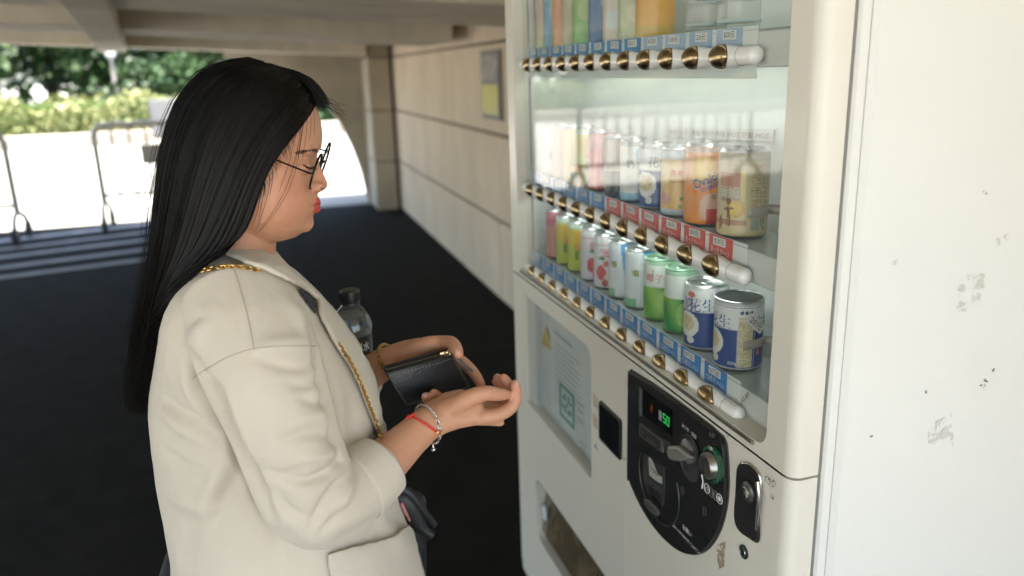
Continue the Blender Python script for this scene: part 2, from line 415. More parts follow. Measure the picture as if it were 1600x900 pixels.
def belt_shape(g, n):
    x = g.uniform(-60, 40, n); z = g.uniform(0, 1, n)**.8*(7+1.5*np.sin(x*.35)+np.sin(x*.9)); return np.stack([x, 56+g.normal(0, 1.2, n)+.02*x*x*.1, z], 1)
prop(link('distant_trees', leaf_cloud(15000, .75, belt_shape, 31), leaf_m), 'dark belt of far-off trees closing the view', 'trees', kind='stuff')
lp = at(184, 158, Y=24.6); lt = at(177, 88, Y=24.6)
lamp = empty('lamp_post', (lp[0], 24.6, 0), 'slim pale lamp post with a round globe behind the hedge', 'lamp post')
MB().lathe([(.08, 0), (.08, .3), (.05, .34), (.045, lt[2]-.05)], (lp[0], 24.6, 0), 12).build('pole', mat('lamp_pole', (.32, .27, .24), .6), lamp, True)
MB().lathe([(.02, -.13), (.08, -.11), (.13, -.03), (.13, .05), (.07, .12), (.0, .135)], (lp[0], 24.6, lt[2]+.07), 16).build('globe', mat('lamp_globe', (.8, .8, .78), .3), lamp, True)
ub0, ub1 = at(238, 200, Y=21.0), at(268, 155, Y=21.0)
ubox = empty('utility_box', ((ub0[0]+ub1[0])/2, 21.2, 0), 'plain grey utility box in front of the hedge end', 'utility box')
MB().bbox((ub0[0], 20.9, .12), (ub1[0]+.15, 21.45, ub1[2]), .02).build('cabinet', mat('box_grey', (.10, .10, .095), .7), ubox)
MB().bbox((ub0[0]-.05, 20.85, 0), (ub1[0]+.2, 21.5, .12), .01).build('plinth', concrete, ubox)
MB().bbox((ub0[0]+.06, 20.885, .2), (ub1[0]+.08, 20.899, ub1[2]-.1), .004).build('door', mat('box_door', (.115, .115, .11), .6), ubox)

# orange car far off, glimpsed through the arch
cx = at(528, 186, Y=27.0)
car = empty('car', (cx[0], 27, 0), 'orange car parked far off, glimpsed through the arch', 'car')
car_o = mat('car_orange', (.75, .27, .03), .3, coat=.6); car_g = mat('car_glass', (.03, .035, .04), .1); car_t = mat('tyre', (.02, .02, .02), .8)
bx = cx[0]
side = [(-2.1, .35), (2.1, .35), (2.15, .75), (1.9, .9), (1.0, .98), (.5, 1.42), (-1.0, 1.45), (-1.75, 1.0), (-2.15, .9)]
MB().prism([(bx+p, q) for p, q in side], 27, 28.6, 'y').build('body', car_o, car, bevel=.05)
for w0, w1 in ((-.98, -.18), (-.1, .62)):
    MB().prism([(bx+w0-.25*(w0 < -.5), 1.02), (bx+w1+.12*(w1 > .5), 1.02), (bx+w1-.12*(w1 > .5), 1.36), (bx+w0, 1.36)], 26.985, 26.998, 'y').build('window', car_g, car)
for wx in (-1.35, 1.35):
    for wy in (27.02, 28.4):
        w = MB().lathe([(.0, -.03), (.30, -.03), (.32, .02), (.32, .16), (.0, .18)], (bx+wx, wy, .32), 18, 'y').build('wheel', car_t, car)
        MB().lathe([(.0, -.045), (.18, -.045), (.2, -.031), (.0, -.031)], (bx+wx, wy, .32), 14, 'y').build('rim', metal_bar, w)

# rolling crowd barriers
def barrier(x0, x1, y, label, sign_at=None, h=1.07):
    r = empty('crowd_barrier', ((x0+x1)/2, y, 0), label, 'barrier', 'rolling barriers at the shadow edge')
    n = 10
    arc = lambda cx, sx: [(cx+sx*.12*(1-math.sin(t)), y, h-.12+.12*math.cos(t)) for t in np.linspace(math.pi/2, 0, 7)]
    path = [(x0, y, .26)] + [(x0+.12-.12*math.cos(t), y, h-.12+.12*math.sin(t)) for t in np.linspace(0, math.pi/2, 7)] + \
           [(x1-.12+.12*math.sin(t), y, h-.12+.12*math.cos(t)) for t in np.linspace(0, math.pi/2, 7)] + [(x1, y, .26)]
    MB().tube(path, .030, 10, cap=True).build('frame', metal_bar, r, True)
    MB().tube([(x0, y, .36), (x1, y, .36)], .020, 8).build('lower_rail', metal_bar, r, True)
    k = int((x1-x0)/.16)
    for i in range(1, k):
        x = x0+(x1-x0)*i/k
        MB().tube([(x, y, .36), (x, y, h-.005)], .013, 6).build('bar', metal_bar, r, True)
    if sign_at:
        MB().bbox((sign_at, y-.03, .66), (sign_at+.62, y-.018, .86), .003).build('sign_plate', mat('plate', (.30, .28, .25), .5, .4), r)
    for x in (x0, x1):
        for s in (-1, 1):
            f = MB().tube(smooth_path([(x, y, .28), (x+.0, y+s*.1, .27), (x+.01, y+s*.21, .2), (x+.01, y+s*.235, .10)], 5), .024, 8).build('foot', metal_bar, r, True)
            w = MB().lathe([(.0, -.018), (.078, -.018), (.088, -.008), (.088, .008), (.078, .018), (.0, .018)], (x+.01, y+s*.235, .09), 18, 'x').build('wheel', car_t, r, True)
            MB().lathe([(.0, -.024), (.028, -.024), (.03, -.0185), (.0, -.0185)], (x+.01, y+s*.235, .09), 12, 'x').build('hub', metal_bar, w)
    return r
b1 = at(168, 362, Z=0); b2 = at(36, 378, Z=0)
barrier(b1[0], b1[0]+1.62, b1[1]+.1, 'steel rolling barrier with a small grey plate, half hidden behind the person', b1[0]+.42)
barrier(b2[0]-2.3, b2[0], b2[1], 'steel rolling barrier cut off by the edge of the picture')
# ================================================================== vending machine
LAMP = 2.1
XF = 0.54                                     # front face of its doors
YR, YL = 0.70, 1.785                          # side nearest the camera, far side
VB, VT = 0.235, 1.80                          # foot of the doors, top
paint = mat('machine_paint', (0.70, 0.67, 0.585), 0.38, var=0.035, vscale=2.2, bump=0.03, bscale=380, rvar=0.07, coat=0.15)
paint_side = mat('cabinet_paint', (0.72, 0.72, 0.68), 0.42, var=0.03, vscale=1.6, bump=0.04, bscale=300, rvar=0.08)
inner_white = mat('inner_white', (0.70, 0.72, 0.70), 0.5, var=0.04, vscale=5)
cream_plastic = mat('cream_plastic', (0.62, 0.61, 0.57), 0.45, var=0.04, vscale=9)
white_plastic = mat('white_plastic', (0.80, 0.80, 0.78), 0.28, coat=0.3)
black_plastic = mat('black_plastic', (0.012, 0.013, 0.013), 0.36, var=0.3, vscale=30, bump=0.05, bscale=500, rvar=0.08)
dark_plastic = mat('dark_plastic', (0.035, 0.036, 0.036), 0.45, var=0.3, vscale=40)
chrome = mat('chrome', (0.62, 0.62, 0.60), 0.22, 1.0)
steel = mat('steel', (0.45, 0.44, 0.41), 0.35, 1.0, var=0.1, vscale=40)
bronze = mat('gold_button', (0.42, 0.31, 0.17), 0.26, 1.0)
bronze_rim = mat('button_rim', (0.10, 0.065, 0.03), 0.4, 0.6)
glass = pane_mat('window_glass', f0=.028, haze=0.010)
ink_white = mat('white_ink', (0.75, 0.75, 0.73), 0.6); ink_black = mat('black_ink', (0.03, 0.03, 0.03), 0.6)
gap_dark = mat('gap', (0.05, 0.05, 0.045), 0.9); gasket_grey = mat('gasket', (0.40, 0.40, 0.38), 0.8)

def F(px, py, X=XF): p = at(px, py, X=X); return (p[1], p[2])
vm = empty('vending_machine', ((XF+1.3)/2, (YR+YL)/2, 0), 'off-white drinks vending machine with three lit rows of cans', 'vending machine')
vm['label'] = 'off-white drinks vending machine with three rows of cans behind glass'

def plate(outer, holes, x0, depth, back=False):
    """flat door skin with openings: front face at x0, the walls of every opening and the rim run back by depth"""
    bm = bmesh.new(); edges = []; loops = []
    for lp in [outer] + holes:
        vs = [bm.verts.new((x0, y, z)) for y, z in lp]; loops.append(vs)
        edges += [bm.edges.new((vs[i], vs[(i+1) % len(vs)])) for i in range(len(vs))]
    bmesh.ops.triangle_fill(bm, use_beauty=True, edges=edges)
    for vs in loops:
        w = [bm.verts.new((x0+depth, v.co.y, v.co.z)) for v in vs]
        for i in range(len(vs)):
            j = (i+1) % len(vs); bm.faces.new((vs[i], vs[j], w[j], w[i]))
    bm.verts.index_update()
    m = MB(); m.add([v.co[:] for v in bm.verts], [tuple(v.index for v in f.verts) for f in bm.faces]); bm.free(); return m
def xprism(poly, x0, x1): return MB().prism(poly, x0, x1, 'x')
def ptext(b, body, y, z, h, X, w=None, rot=0.0, shear=0.0, center=False):
    """lettering on a plane X = const, reading towards -Y; (y, z) = left end of the base line"""
    u, v, f, asp = text_geo(body)
    W = w if w else h*asp
    xs = u*W; zs = v*h; xs = xs + zs*shear
    if center: xs = xs - W/2; zs = zs - h/2
    c, s = math.cos(rot), math.sin(rot)
    xr, zr_ = xs*c - zs*s, xs*s + zs*c
    b.add([(X, y-a, z+q) for a, q in zip(xr, zr_)], f)

# cabinet: body with stepped lip behind the door, feet
cb = MB()
cb.bbox((.5855, YR+.003, .07), (.602, YR+.035, VT), .003)
cab = MB(); cab.bbox((.603, YR, .07), (1.30, YR+.03, VT), .006); cab.box((.603, YL-.03, .07), (1.30, YL, VT)); cab.box((1.26, YR+.031, .07), (1.30, YL-.031, VT)); cab.box((.603, YR+.031, VT-.03), (1.259, YL-.031, VT)); cab.box((.603, YR+.031, .07), (1.259, YL-.031, .10))
cab.build('cabinet', paint_side, vm)
cb.build('cabinet_lip', paint_side, vm)
gk = MB(); gk.box((.578, YR+.012, .09), (.5845, YR+.03, VT-.01)); gk.box((.578, YL-.03, .09), (.5845, YL-.012, VT-.01)); gk.box((.578, YR+.031, VT-.03), (.5845, YL-.031, VT-.01)); gk.build('door_gasket', gasket_grey, vm)
MB().bbox((.60, YR+.03, .02), (1.27, YL-.03, .069), .004).build('base_plinth', dark_plastic, vm)
for fx in (.66, 1.22):
    for fy in (YR+.08, YL-.08):
        MB().lathe([(.03, 0), (.03, .008), (.014, .012), (.014, .0215)], (fx, fy, 0), 14).build('foot', steel, vm)

CR = .016                                     # radius of the doors' front edge
def corner_strip(z0, z1):
    """rounded vertical edge of a door and its side, nearest the camera"""
    prof = [(XF, YR+CR)]
    for k in range(9):
        a = math.pi/2*k/8; prof.append((XF+.015*(1-math.cos(a)), YR+CR-CR*math.sin(a)))
    prof += [(.5765, YR+.0005), (.5775, YR+.004)]
    return [[(x, y, z) for x, y in prof] for z in (z0, z1)]
JZ = 1.0295
# upper door
win = rrect(.752, 1.735, 1.0475, 1.74, .02, 6)
ud = plate([(YR+CR, JZ+.0015), (YL, JZ+.0015), (YL, VT), (YR+CR, VT)], [win], XF, .034)
R = corner_strip(JZ+.0015, VT); ud.rings(R, False, False, False)
ud.add([(XF, YR+CR, JZ+.0015)] + [p for p in R[0][1:]] + [(.5775, YL, JZ+.0015), (XF, YL, JZ+.0015)], [tuple(range(len(R[0])+2))])
upper = ud.build('upper_door', paint, vm, True)
# lower door with the openings of the poster window and the pick-up slot
poster_hole = rrect(1.300, 1.708, .722, .992, .01, 5, (.004, .028, .004, .004))
slot_hole = rrect(1.02, 1.652, .385, .548, .03, 5)
ld = plate([(YR+CR, VB), (YL, VB), (YL, JZ-.0015), (YR+CR, JZ-.0015)], [poster_hole, slot_hole], XF, .03)
R = corner_strip(VB, JZ-.0015); ld.rings(R, False, False, False)
ld.add([(XF, YR+CR, JZ-.0015)] + [p for p in R[1][1:]] + [(.5775, YL, JZ-.0015), (XF, YL, JZ-.0015)], [tuple(range(len(R[0])+2))])
lower = ld.build('lower_door', paint, vm, True)
MB().box((XF+.006, YR+.036, JZ-.0045), (XF+.03, YL-.002, JZ+.0045)).build('door_gap', gap_dark, vm)
MB().box((XF+.02, YR+.04, .10), (XF+.05, YL-.004, VB-.004)).build('kick_plate', dark_plastic, vm)
MB().bbox((XF+.001, YR+CR+.001, VB-.03), (XF+.02, YL, VB-.0005), .003).build('door_foot', paint, vm)
MB().box((XF-.0004, 1.143, VB+.01), (XF+.001, 1.1436, .80)).build('door_crease', cream_plastic, lower)
# steel trim under the window
MB().bbox((XF-.004, .775, 1.0405), (XF+.004, 1.722, 1.0462), .0015).build('window_trim', steel, upper)

# display compartment
IB = .705
comp = MB()
comp.box((IB, .75, 1.03), (IB+.01, 1.74, 1.745))
comp.box((.579, 1.7355, 1.03), (IB, 1.745, 1.745))
comp.box((.579, .745, 1.03), (IB, .7515, 1.745))
comp.box((.579, .7516, 1.028), (IB, 1.7354, 1.0395))
comp.box((.579, .7516, 1.7405), (IB, 1.7354, 1.75))
comp.build('display_compartment', inner_white, vm)
MB().box((.5625, .7535, 1.048), (.5655, 1.7335, 1.739)).build('window_pane', glass, upper)

ROWS = [('top', 1.5062), ('middle', 1.2411), ('bottom', 1.0548)]
BY0, BP = 0.9080, 0.0696
TX, TZ = .5605, {'top': 1.5062, 'middle': 1.2378, 'bottom': 1.0492}   # axis of the button tubes
shelf_steel = mat('shelf_paint', (0.66, 0.66, 0.63), 0.45, var=0.05, vscale=12)
clear_rail = mat('clear_rail', (0.50, 0.56, 0.57), 0.15, 0.0, coat=0.3)
for name, zt in ROWS:
    sh = MB().bbox((.5722, .762, zt-.014), (.655, 1.722, zt+.0285), .002).build('shelf', shelf_steel, vm)
    MB().bbox((.5706, .857, zt-.027), (.5719, 1.722, zt+.0340), .0004).build('shelf_front', inner_white, sh)
    MB().box((.5695, .7625, zt+.029), (.66, 1.722, zt+.0300)).build('shelf_mat', clear_rail, sh)
    # end bracket with its little catch
    MB().bbox((.574, .7545, zt-.020), (.65, .7612, zt+.031), .001).build('shelf_bracket', inner_white, sh)
    MB().bbox((.603, .752, zt-.002), (.617, .754, zt+.018), .001).build('catch', cream_plastic, sh)
    MB().box((.607, .7508, zt+.006), (.613, .7519, zt+.009)).build('catch_slot', dark_plastic, sh)
lamp_glow = mat('display_lamp', (.8, .8, .8), .4, emit=(.90, 1.0, .94), estr=LAMP)
for name, zt in ROWS[:2]:
    MB().tube([(.5865, .90, zt-.0185), (.5865, 1.70, zt-.0185)], .004, 10).build('display_lamp', lamp_glow, vm, True)
MB().tube([(.5865, .79, 1.732), (.5865, 1.70, 1.732)], .0045, 10).build('display_lamp', lamp_glow, vm, True)
# tubes with push buttons
def tube_r(y):
    k = (y-BY0)/BP; d = abs(k-round(k)) if -.45 < k < 11.45 else .5
    return .0113 + .0031*(.5+.5*math.cos(2*math.pi*d) if y > .872 else 0)
def tube_mesh(zt):
    R = []; n = 22; ys = np.linspace(.8355, 1.728, 340)
    for y in ys:
        r = tube_r(y); e = y-.8355
        if e < .010: r *= math.sqrt(max(0.02, 1-((.010-e)/.010)**2))
        R.append([(TX+r*.9*math.cos(2*math.pi*j/n), y, zt+r*math.sin(2*math.pi*j/n)) for j in range(n)])
    return MB().rings(R)
AM = math.radians(78)
def leaf_edges(a):
    """left and right end of the button at angle a round the tube"""
    c = math.sqrt(max(0, 1-(a/AM)**2)); return .0225*c, -.0205+.0205*(1-math.cos(a))/(1-math.cos(AM))*.9
def button_mesh():
    """convex push button wrapped on the tube, pointed on one side and cut straight on the other; local origin on the tube axis"""
    V, Fc = [], []; ny, na = 14, 20
    for j in range(na+1):
        a = AM*(-1+2*j/na)*.999; yl, yr = leaf_edges(a)
        for i in range(ny+1):
            s = -1+2*i/ny; y = yr+(yl-yr)*(i/ny)
            r = tube_r(BY0+y)+.0003+.0048*max(0, 1-abs(s)**2.6)**.6*max(0, 1-(a/AM)**2)**.7
            V.append((-r*.9*math.cos(a), y, r*math.sin(a)))
    for j in range(na):
        for i in range(ny): Fc.append((j*(ny+1)+i, j*(ny+1)+i+1, (j+1)*(ny+1)+i+1, (j+1)*(ny+1)+i))
    b = MB(); b.add(V, Fc); return b
def rim_mesh():
    b = MB(); path = []
    aa = [AM*t for t in np.linspace(-.999, .999, 25)]
    for a in aa: y = leaf_edges(a)[1]; r = tube_r(BY0+y)+.0004; path.append((-r*.9*math.cos(a), y, r*math.sin(a)))
    for a in aa[::-1]: y = leaf_edges(a)[0]; r = tube_r(BY0+y)+.0004; path.append((-r*.9*math.cos(a), y, r*math.sin(a)))
    b.tube(path, .0007, 5); return b
bme = button_mesh().mesh('button'); bme.materials.append(bronze); bme.polygons.foreach_set('use_smooth', [True]*len(bme.polygons))
rme = rim_mesh().mesh('button_rim'); rme.materials.append(bronze_rim)
lab_blue = mat('label_blue', (0.045, 0.22, 0.52), 0.4, var=0.12, vscale=30); lab_red = mat('label_red', (0.62, 0.09, 0.075), 0.4, var=0.1, vscale=30)
lab_pale = mat('label_pale', (0.30, 0.42, 0.62), 0.4, col2=(0.42, 0.50, 0.64), vscale=40)
tag_white = mat('tag_white', (0.74, 0.73, 0.70), 0.55)
cold, hot = 'つめた〜い', 'あったか〜い'
PR = {'top': ['$20元', '20元', '$30元', 'NT$30', '$30元', 'NT30', '20元', '$20元', '$30元', '20元', 'NT30', '$20元'],
      'middle': ['$20元', '$30元', '20元', '$30元', '$20元', '$30元', 'NT30', 'NT30', '$20元', '20元', '$30元', '20元'],
      'bottom': ['NT30', 'NT30', '$20元', '$30元', '20元', '$20元', '$30元', 'NT30', '20元', '$20元', '$20元', '20元']}
for name, zt in ROWS:
    tz = TZ[name]; tb = tube_mesh(tz).build('button_tube', white_plastic, vm, True, fix=False)
    tj = MB(); tj.tube([(TX+.0112*.9*math.cos(a), .8725, tz+.0112*math.sin(a)) for a in np.linspace(0, 2*math.pi, 33)], .00035, 4); tj.build('tube_joint', dark_plastic, tb)
    for i in range(12):
        y = BY0 + BP*i
        bo = bpy.data.objects.new('button', bme); COL.objects.link(bo); bo.parent = tb; bo.location = (TX, y, tz)
        ro = bpy.data.objects.new('button_rim', rme); COL.objects.link(ro); ro.parent = tb; ro.location = (TX, y, tz)
        is_hot = name == 'middle' and i < 6
        lm = lab_red if is_hot else lab_pale if (name == 'top' and i < 4) else lab_blue
        z0, z1 = zt+.0025, zt+.0335; y = y-.002
        lb = MB().box((.5690, y-.0285+.012, z0), (.5704, y+.0285+.012, z1)).build('price_label', lm, vm)
        yc = y+.012 + random.uniform(-.004, .003); tr = random.uniform(-.04, .04)
        c, s = math.cos(tr), math.sin(tr)
        qd = [(-.0155, -.0056), (.0155, -.0056), (.0155, .0056), (-.0155, .0056)]
        xprism([(yc-(a*c-b*s), z1-.0075+(a*s+b*c)) for a, b in qd], .5686, .5689).build('price_tag', tag_white, lb)
        t = MB(); ptext(t, PR[name][i], yc, z1-.0075, .0078, .5683, w=.024, rot=tr, center=True); t.build('price', ink_black, lb, fix=False)
        t = MB(); ptext(t, hot if is_hot else cold, y+.012, z1-.0205, .0092, .5687, w=.046, center=True, rot=-.02); t.build('lettering', ink_white, lb, fix=False)
t = MB(); ptext(t, 'NT $20', .848, 1.0615, .0065, .5700, w=.022, rot=.9); t.build('pencil_note', ink_black, vm, fix=False)
# hot-drink tape on the back panel behind the middle row
tape_y0, tape_y1 = at(1030, 205, X=IB-.02)[1], at(1192, 222, X=IB-.02)[1]
tz0, tz1 = at(1030, 207, X=IB-.02)[2], at(1192, 213, X=IB-.02)[2]
tape = MB().add([(IB-.003, tape_y0, tz0-.009), (IB-.003, tape_y1, tz1-.009), (IB-.003, tape_y1, tz1+.009), (IB-.003, tape_y0, tz0+.009)], [(0,1,2,3)]).build('hot_drink_tape', mat('tape', (.66, .63, .60), .3), vm)
t = MB(); ptext(t, '熱飲 HOT 熱飲 HOT 熱飲 HOT 熱飲 HOT', (tape_y0+tape_y1)/2, (tz0+tz1)/2, .0095, IB-.0036, w=abs(tape_y0-tape_y1)*.95, center=True, rot=math.atan2(tz1-tz0, tape_y0-tape_y1)); t.build('lettering', mat('faded_ink', (.36, .30, .28), .6), tape, fix=False)

# poster window of the lower door
pw = MB().box((XF+.0275, 1.29, .715), (XF+.0295, 1.714, .999)).build('poster_window', mat('poster_back', (.64, .65, .63), .6, var=.08, vscale=9), vm)
MB().box((XF+.008, 1.3005, .7225), (XF+.011, 1.7075, .9915)).build('window_pane', pane_mat('poster_glass', haze=0.02), pw)
poster = MB().box((XF+.0255, 1.315, .735), (XF+.0265, 1.60, .98)).build('poster_sheet', mat('poster_paper', (.72, .73, .71), .7, var=.05, vscale=12), pw)
MB().box((XF+.0150, 1.665, .7225), (XF+.0270, 1.7075, .9915)).build('window_jamb', white_plastic, pw)
pg = mat('poster_green', (.10, .36, .26), .6); pk = mat('poster_grey', (.30, .32, .33), .6); py_ = mat('sticker_yellow', (.62, .47, .12), .6)
g = MB(); X = XF+.0250
def cyz(px, py): return F(px, py, X)
gy0, gz0 = cyz(875, 657)[0], cyz(886, 660)[1]; gy1, gz1 = cyz(897, 605)[0], cyz(886, 607)[1]
w_, h_ = abs(gy0-gy1), abs(gz1-gz0); cy, cz = (gy0+gy1)/2, (gz0+gz1)/2
def gbar(a0, b0, a1, b1): g.box((X-.0002, cy-a1*w_/2, cz+b0*h_/2), (X, cy-a0*w_/2, cz+b1*h_/2))
gbar(-1, -1, -.78, 1); gbar(.78, -1, 1, 1); gbar(-.78, .8, .78, 1); gbar(-.78, -1, .78, -.8)
for sx in (-1, 1):
    for sz in (-1, 1):
        MBx = [(sx*.12, sz*.5), (sx*.12, sz*.16), (sx*.62, sz*.16), (sx*.62, sz*.32), (sx*.3, sz*.32), (sx*.3, sz*.5)]
        g.prism([(cy-a*w_/2*1.1, cz+b*h_/2*1.1) for a, b in MBx], X-.0002, X, 'x')
gbar(-.12, -.12, .12, .12)
g.build('green_symbol', pg, poster)
t = MB()
def greek(y, z, w, h):
    """a line of print too small to read: broken dark dashes"""
    q = 0
    while q < w:
        l = random.uniform(.004, .011); t.box((X-.0002, y-min(q+l, w), z), (X, y-q, z+h)); q += l+random.uniform(.002, .004)
y, z = cyz(866, 520); greek(y, z, .11, .006)
for i in range(12):
    y, z = cyz(868, 536+8*i); greek(y, z, .150+random.uniform(-.04, .005), .0024)
for px, py, w in ((902, 628, .04), (903, 640, .03), (903, 655, .035), (906, 690, .03), (906, 700, .035)):
    y, z = cyz(px, py); greek(y, z, w, .004)
prop(t.build('fine_print', pk, poster, fix=False), kind='stuff')
tri = [cyz(853, 508), cyz(846, 536), cyz(862, 548)]
xprism(tri, X-.0006, X-.0002).build('warning_sticker', py_, poster)
t = MB()
for i in range(3):
    y, z = cyz(849, 528+i*6); ptext(t, '注意', y, z, .006, X-.0008, w=.016)
t.build('sticker_lettering', mat('sticker_ink', (.25, .15, .03), .6), poster, fix=False)
# strips beside the card reader, the reader itself
for a, b in (((927, 612), (934, 640)), ((927, 645), (934, 672))):
    y0, z1 = F(*a); y1, z0 = F(b[0], b[1]); xprism([(y0, z0), (y1, z0), (y1, z1-.004), (y0, z1)], XF-.0008, XF-.0001).build('guide_sticker', mat('beige_sticker', (.50, .42, .32), .6), vm)
y0, z0 = F(928, 694); y1, _ = F(934, 694)
xprism([(y0, z0-.004), (y1, z0-.004), ((y0+y1)/2, z0+.006)], XF-.0008, XF-.0001).build('arrow_mark', mat('grey_ink', (.35, .33, .30), .6), vm)
rd = xprism(rrect(1.1600, 1.2558, .8290, .9075, .007, 5), XF-.004, XF+.004).build('card_reader', black_plastic, vm, bevel=.0015)
xprism(rrect(1.1660, 1.2500, .8350, .9015, .004, 4), XF-.0046, XF-.0041).build('reader_face', mat('reader_gloss', (.008, .009, .010), .15, coat=.5), rd)

# coin unit: black shield-shaped panel
outline = [(1.1245, 1.0125), (1.05, 1.0185), (.965, 1.0215), (.870, 1.0225), (.8440, 1.0205), (.8350, 1.0120), (.8290, .985), (.8262, .955), (.8285, .925), (.8380, .890), (.8540, .858),
           (.8760, .829), (.9060, .804), (.9450, .787), (.9900, .7795), (1.0350, .7815), (1.0750, .7920), (1.1020, .8050), (1.1185, .8170), (1.1245, .8270)]
_o = smooth_path([np.array(p) for p in outline[4:]+outline[:1]], 4)
outline = [tuple(p) for p in _o]+outline[1:4]
coin = xprism(outline, XF-.0075, XF+.002).build('coin_panel', black_plastic, vm, True, bevel=.0022)
co = [( (y-.975)*1.016+.975, (z-.90)*1.016+.90) for y, z in outline]
xprism(co, XF-.0015, XF+.0015).build('panel_rim', mat('panel_rim', (.12, .12, .115), .35, .5), coin)
XC = XF-.0078
def cz_(px, py): return F(px, py, XC)
def quad(pts, x0, x1, nm, m, par): return xprism([cz_(*p) for p in pts], x0, x1).build(nm, m, par)
disp = quad([(1003, 607), (1051, 641), (1050, 681), (1003, 647)], XC-.0012, XC+.001, 'display', mat('display_glass', (.006, .007, .007), .08, coat=.6), coin)
quad([(1001, 604), (1004, 606), (1004, 650), (1001, 648)], XC-.003, XC-.0013, 'display_side', mat('display_grey', (.10, .10, .10), .4), coin)
quad([(1031, 640), (1035, 643), (1035, 658), (1031, 655)], XC-.0018, XC-.0013, 'display_bar', mat('bar_grey', (.30, .30, .29), .5), disp)
led = mat('green_led', (.01, .05, .02), .4, emit=(.04, .85, .16), estr=.11)
led_r = mat('red_led', (.05, .01, .01), .4, emit=(.8, .08, .04), estr=.04)
def seg7(b, ch, y, z, h, w, X):
    on = {'0': 'abcdef', '1': 'bc', '2': 'abged', '8': 'abcdefg', '3': 'abgcd', '5': 'afgcd'}[ch]; t_ = h*.11
    S = {'a': (0, h-t_, w, h), 'd': (0, 0, w, t_), 'g': (0, h/2-t_/2, w, h/2+t_/2), 'f': (0, h/2, t_, h), 'b': (w-t_, h/2, w, h), 'e': (0, 0, t_, h/2), 'c': (w-t_, 0, w, h/2)}
    for q in on:
        a0, b0, a1, b1 = S[q]; b.box((X-.0003, y-a1, z+b0), (X, y-a0, z+b1))
b = MB(); y, z = cz_(1037, 659); seg7(b, '5', y, z, .0150, .0085, XC-.0013); seg7(b, '0', y-.0115, z, .0150, .0085, XC-.0013); b.build('green_digits', led, disp)
b = MB(); y, z = cz_(1018, 641); seg7(b, '2', y, z, .010, .006, XC-.0013); b.build('red_digit', led_r, disp)
bl = quad([(1002, 660), (1037, 686), (1037, 707), (1002, 680)], XC-.0035, XC, 'bill_badge', steel, coin)
quad([(1004, 664.5), (1035, 687.5), (1035, 702.5), (1004, 679)], XC-.0042, XC-.0036, 'badge_face', mat('badge_dark', (.05, .05, .045), .4, .3), bl)
t = MB(); y, z = cz_(1006, 677.5); ptext(t, 'V', y, z-.001, .010, XC-.0046, w=.008); y, z = cz_(1014, 682.5); t.box((XC-.0047, y-.036, z-.0005), (XC-.0045, y, z+.0012)); t.box((XC-.0047, y-.040, z-.0045), (XC-.0045, y-.004, z-.0028)); t.build('badge_lettering', steel, bl, fix=False)
quad([(1038, 684), (1050, 692), (1050, 706), (1038, 697)], XC-.002, XC, 'badge_end', dark_plastic, coin)
# bill slot in a shallow round housing
cy, cz = cz_(1029, 752)
ring = MB(); ring.tube([(XC-.0005, cy+.062*math.cos(a)*1.08, cz-.004+.064*math.sin(a)) for a in np.linspace(math.radians(150), math.radians(385), 40)], .0016, 6); ring.build('housing_edge', dark_plastic, coin, True)
quad([(1006, 706), (1040, 730), (1038, 790), (1012, 768), (1006, 745)], XC-.0012, XC+.0005, 'bill_housing', dark_plastic, coin)
quad([(1014, 712), (1037, 729), (1036, 762), (1014, 745)], XC-.0022, XC-.0013, 'bill_mouth', mat('mouth', (.02, .02, .02), .6), coin)
bill = quad([(1016, 713), (1020, 716), (1031, 742), (1037, 745), (1037, 756), (1028, 751), (1017, 742)], XC-.0030, XC-.0023, 'bill_guide', mat('bill_guide', (.42, .42, .38), .5, col2=(.25, .29, .27), vscale=90), coin)
t = MB(); y, z = cz_(1022, 735); ptext(t, '1000', y, z, .006, XC-.0034, w=.018, rot=-.1); t.build('guide_lettering', ink_black, bill, fix=False)
for k in range(5):
    quad([(1014+2*k, 758+6*k), (1034, 772+6*k-k), (1034, 774.5+6*k-k), (1014+2*k, 760.5+6*k)], XC-.0026, XC-.0012, 'housing_rib', black_plastic, coin)
lip = [cz_(1011, 778), cz_(1020, 782), cz_(1030, 793), cz_(1034, 803), cz_(1030, 806), cz_(1018, 797), cz_(1010, 786)]
xprism(lip, XC-.006, XC).build('bill_lip', mat('lip_grey', (.07, .07, .065), .4), coin, bevel=.002)
# coin return lever in its oval dish
cy, cz = cz_(1079, 716)
dish = MB().lathe([(.030, -.0006), (.0305, -.0022), (.028, -.0026), (.0268, -.0008), (.0, -.0006)], (XC, cy, cz), 36, 'x'); 
dish.v = [(x, cy+(y-cy)*1.0, cz+(z-cz)*1.18) for x, y, z in dish.v]
dish.build('lever_dish', dark_plastic, coin, True)
lv = MB(); ky, kz = cz_(1079, 704)
lv.lathe([(.018, -.0008), (.018, -.006), (.014, -.0095), (.0, -.010)], (XC, ky, kz), 28, 'x')
lv.build('lever_boss', mat('lever_grey', (.16, .155, .15), .35, .3), coin, True)
fin = [cz_(1061, 694), cz_(1077, 694), cz_(1099, 712), cz_(1079, 718), cz_(1064, 716), cz_(1060, 706)]
xprism(fin, XC-.020, XC-.0085).build('coin_lever', mat('lever_silver', (.30, .29, .27), .38, .5), coin, True, bevel=.0035)
arr = [(XC-.0005, *cz_(1097, 741)), (XC-.0005, *cz_(1099, 752)), (XC-.0005, *cz_(1097.5, 763))]
MB().tube(arr, .0011, 4).build('arrow_mark', ink_white, coin)
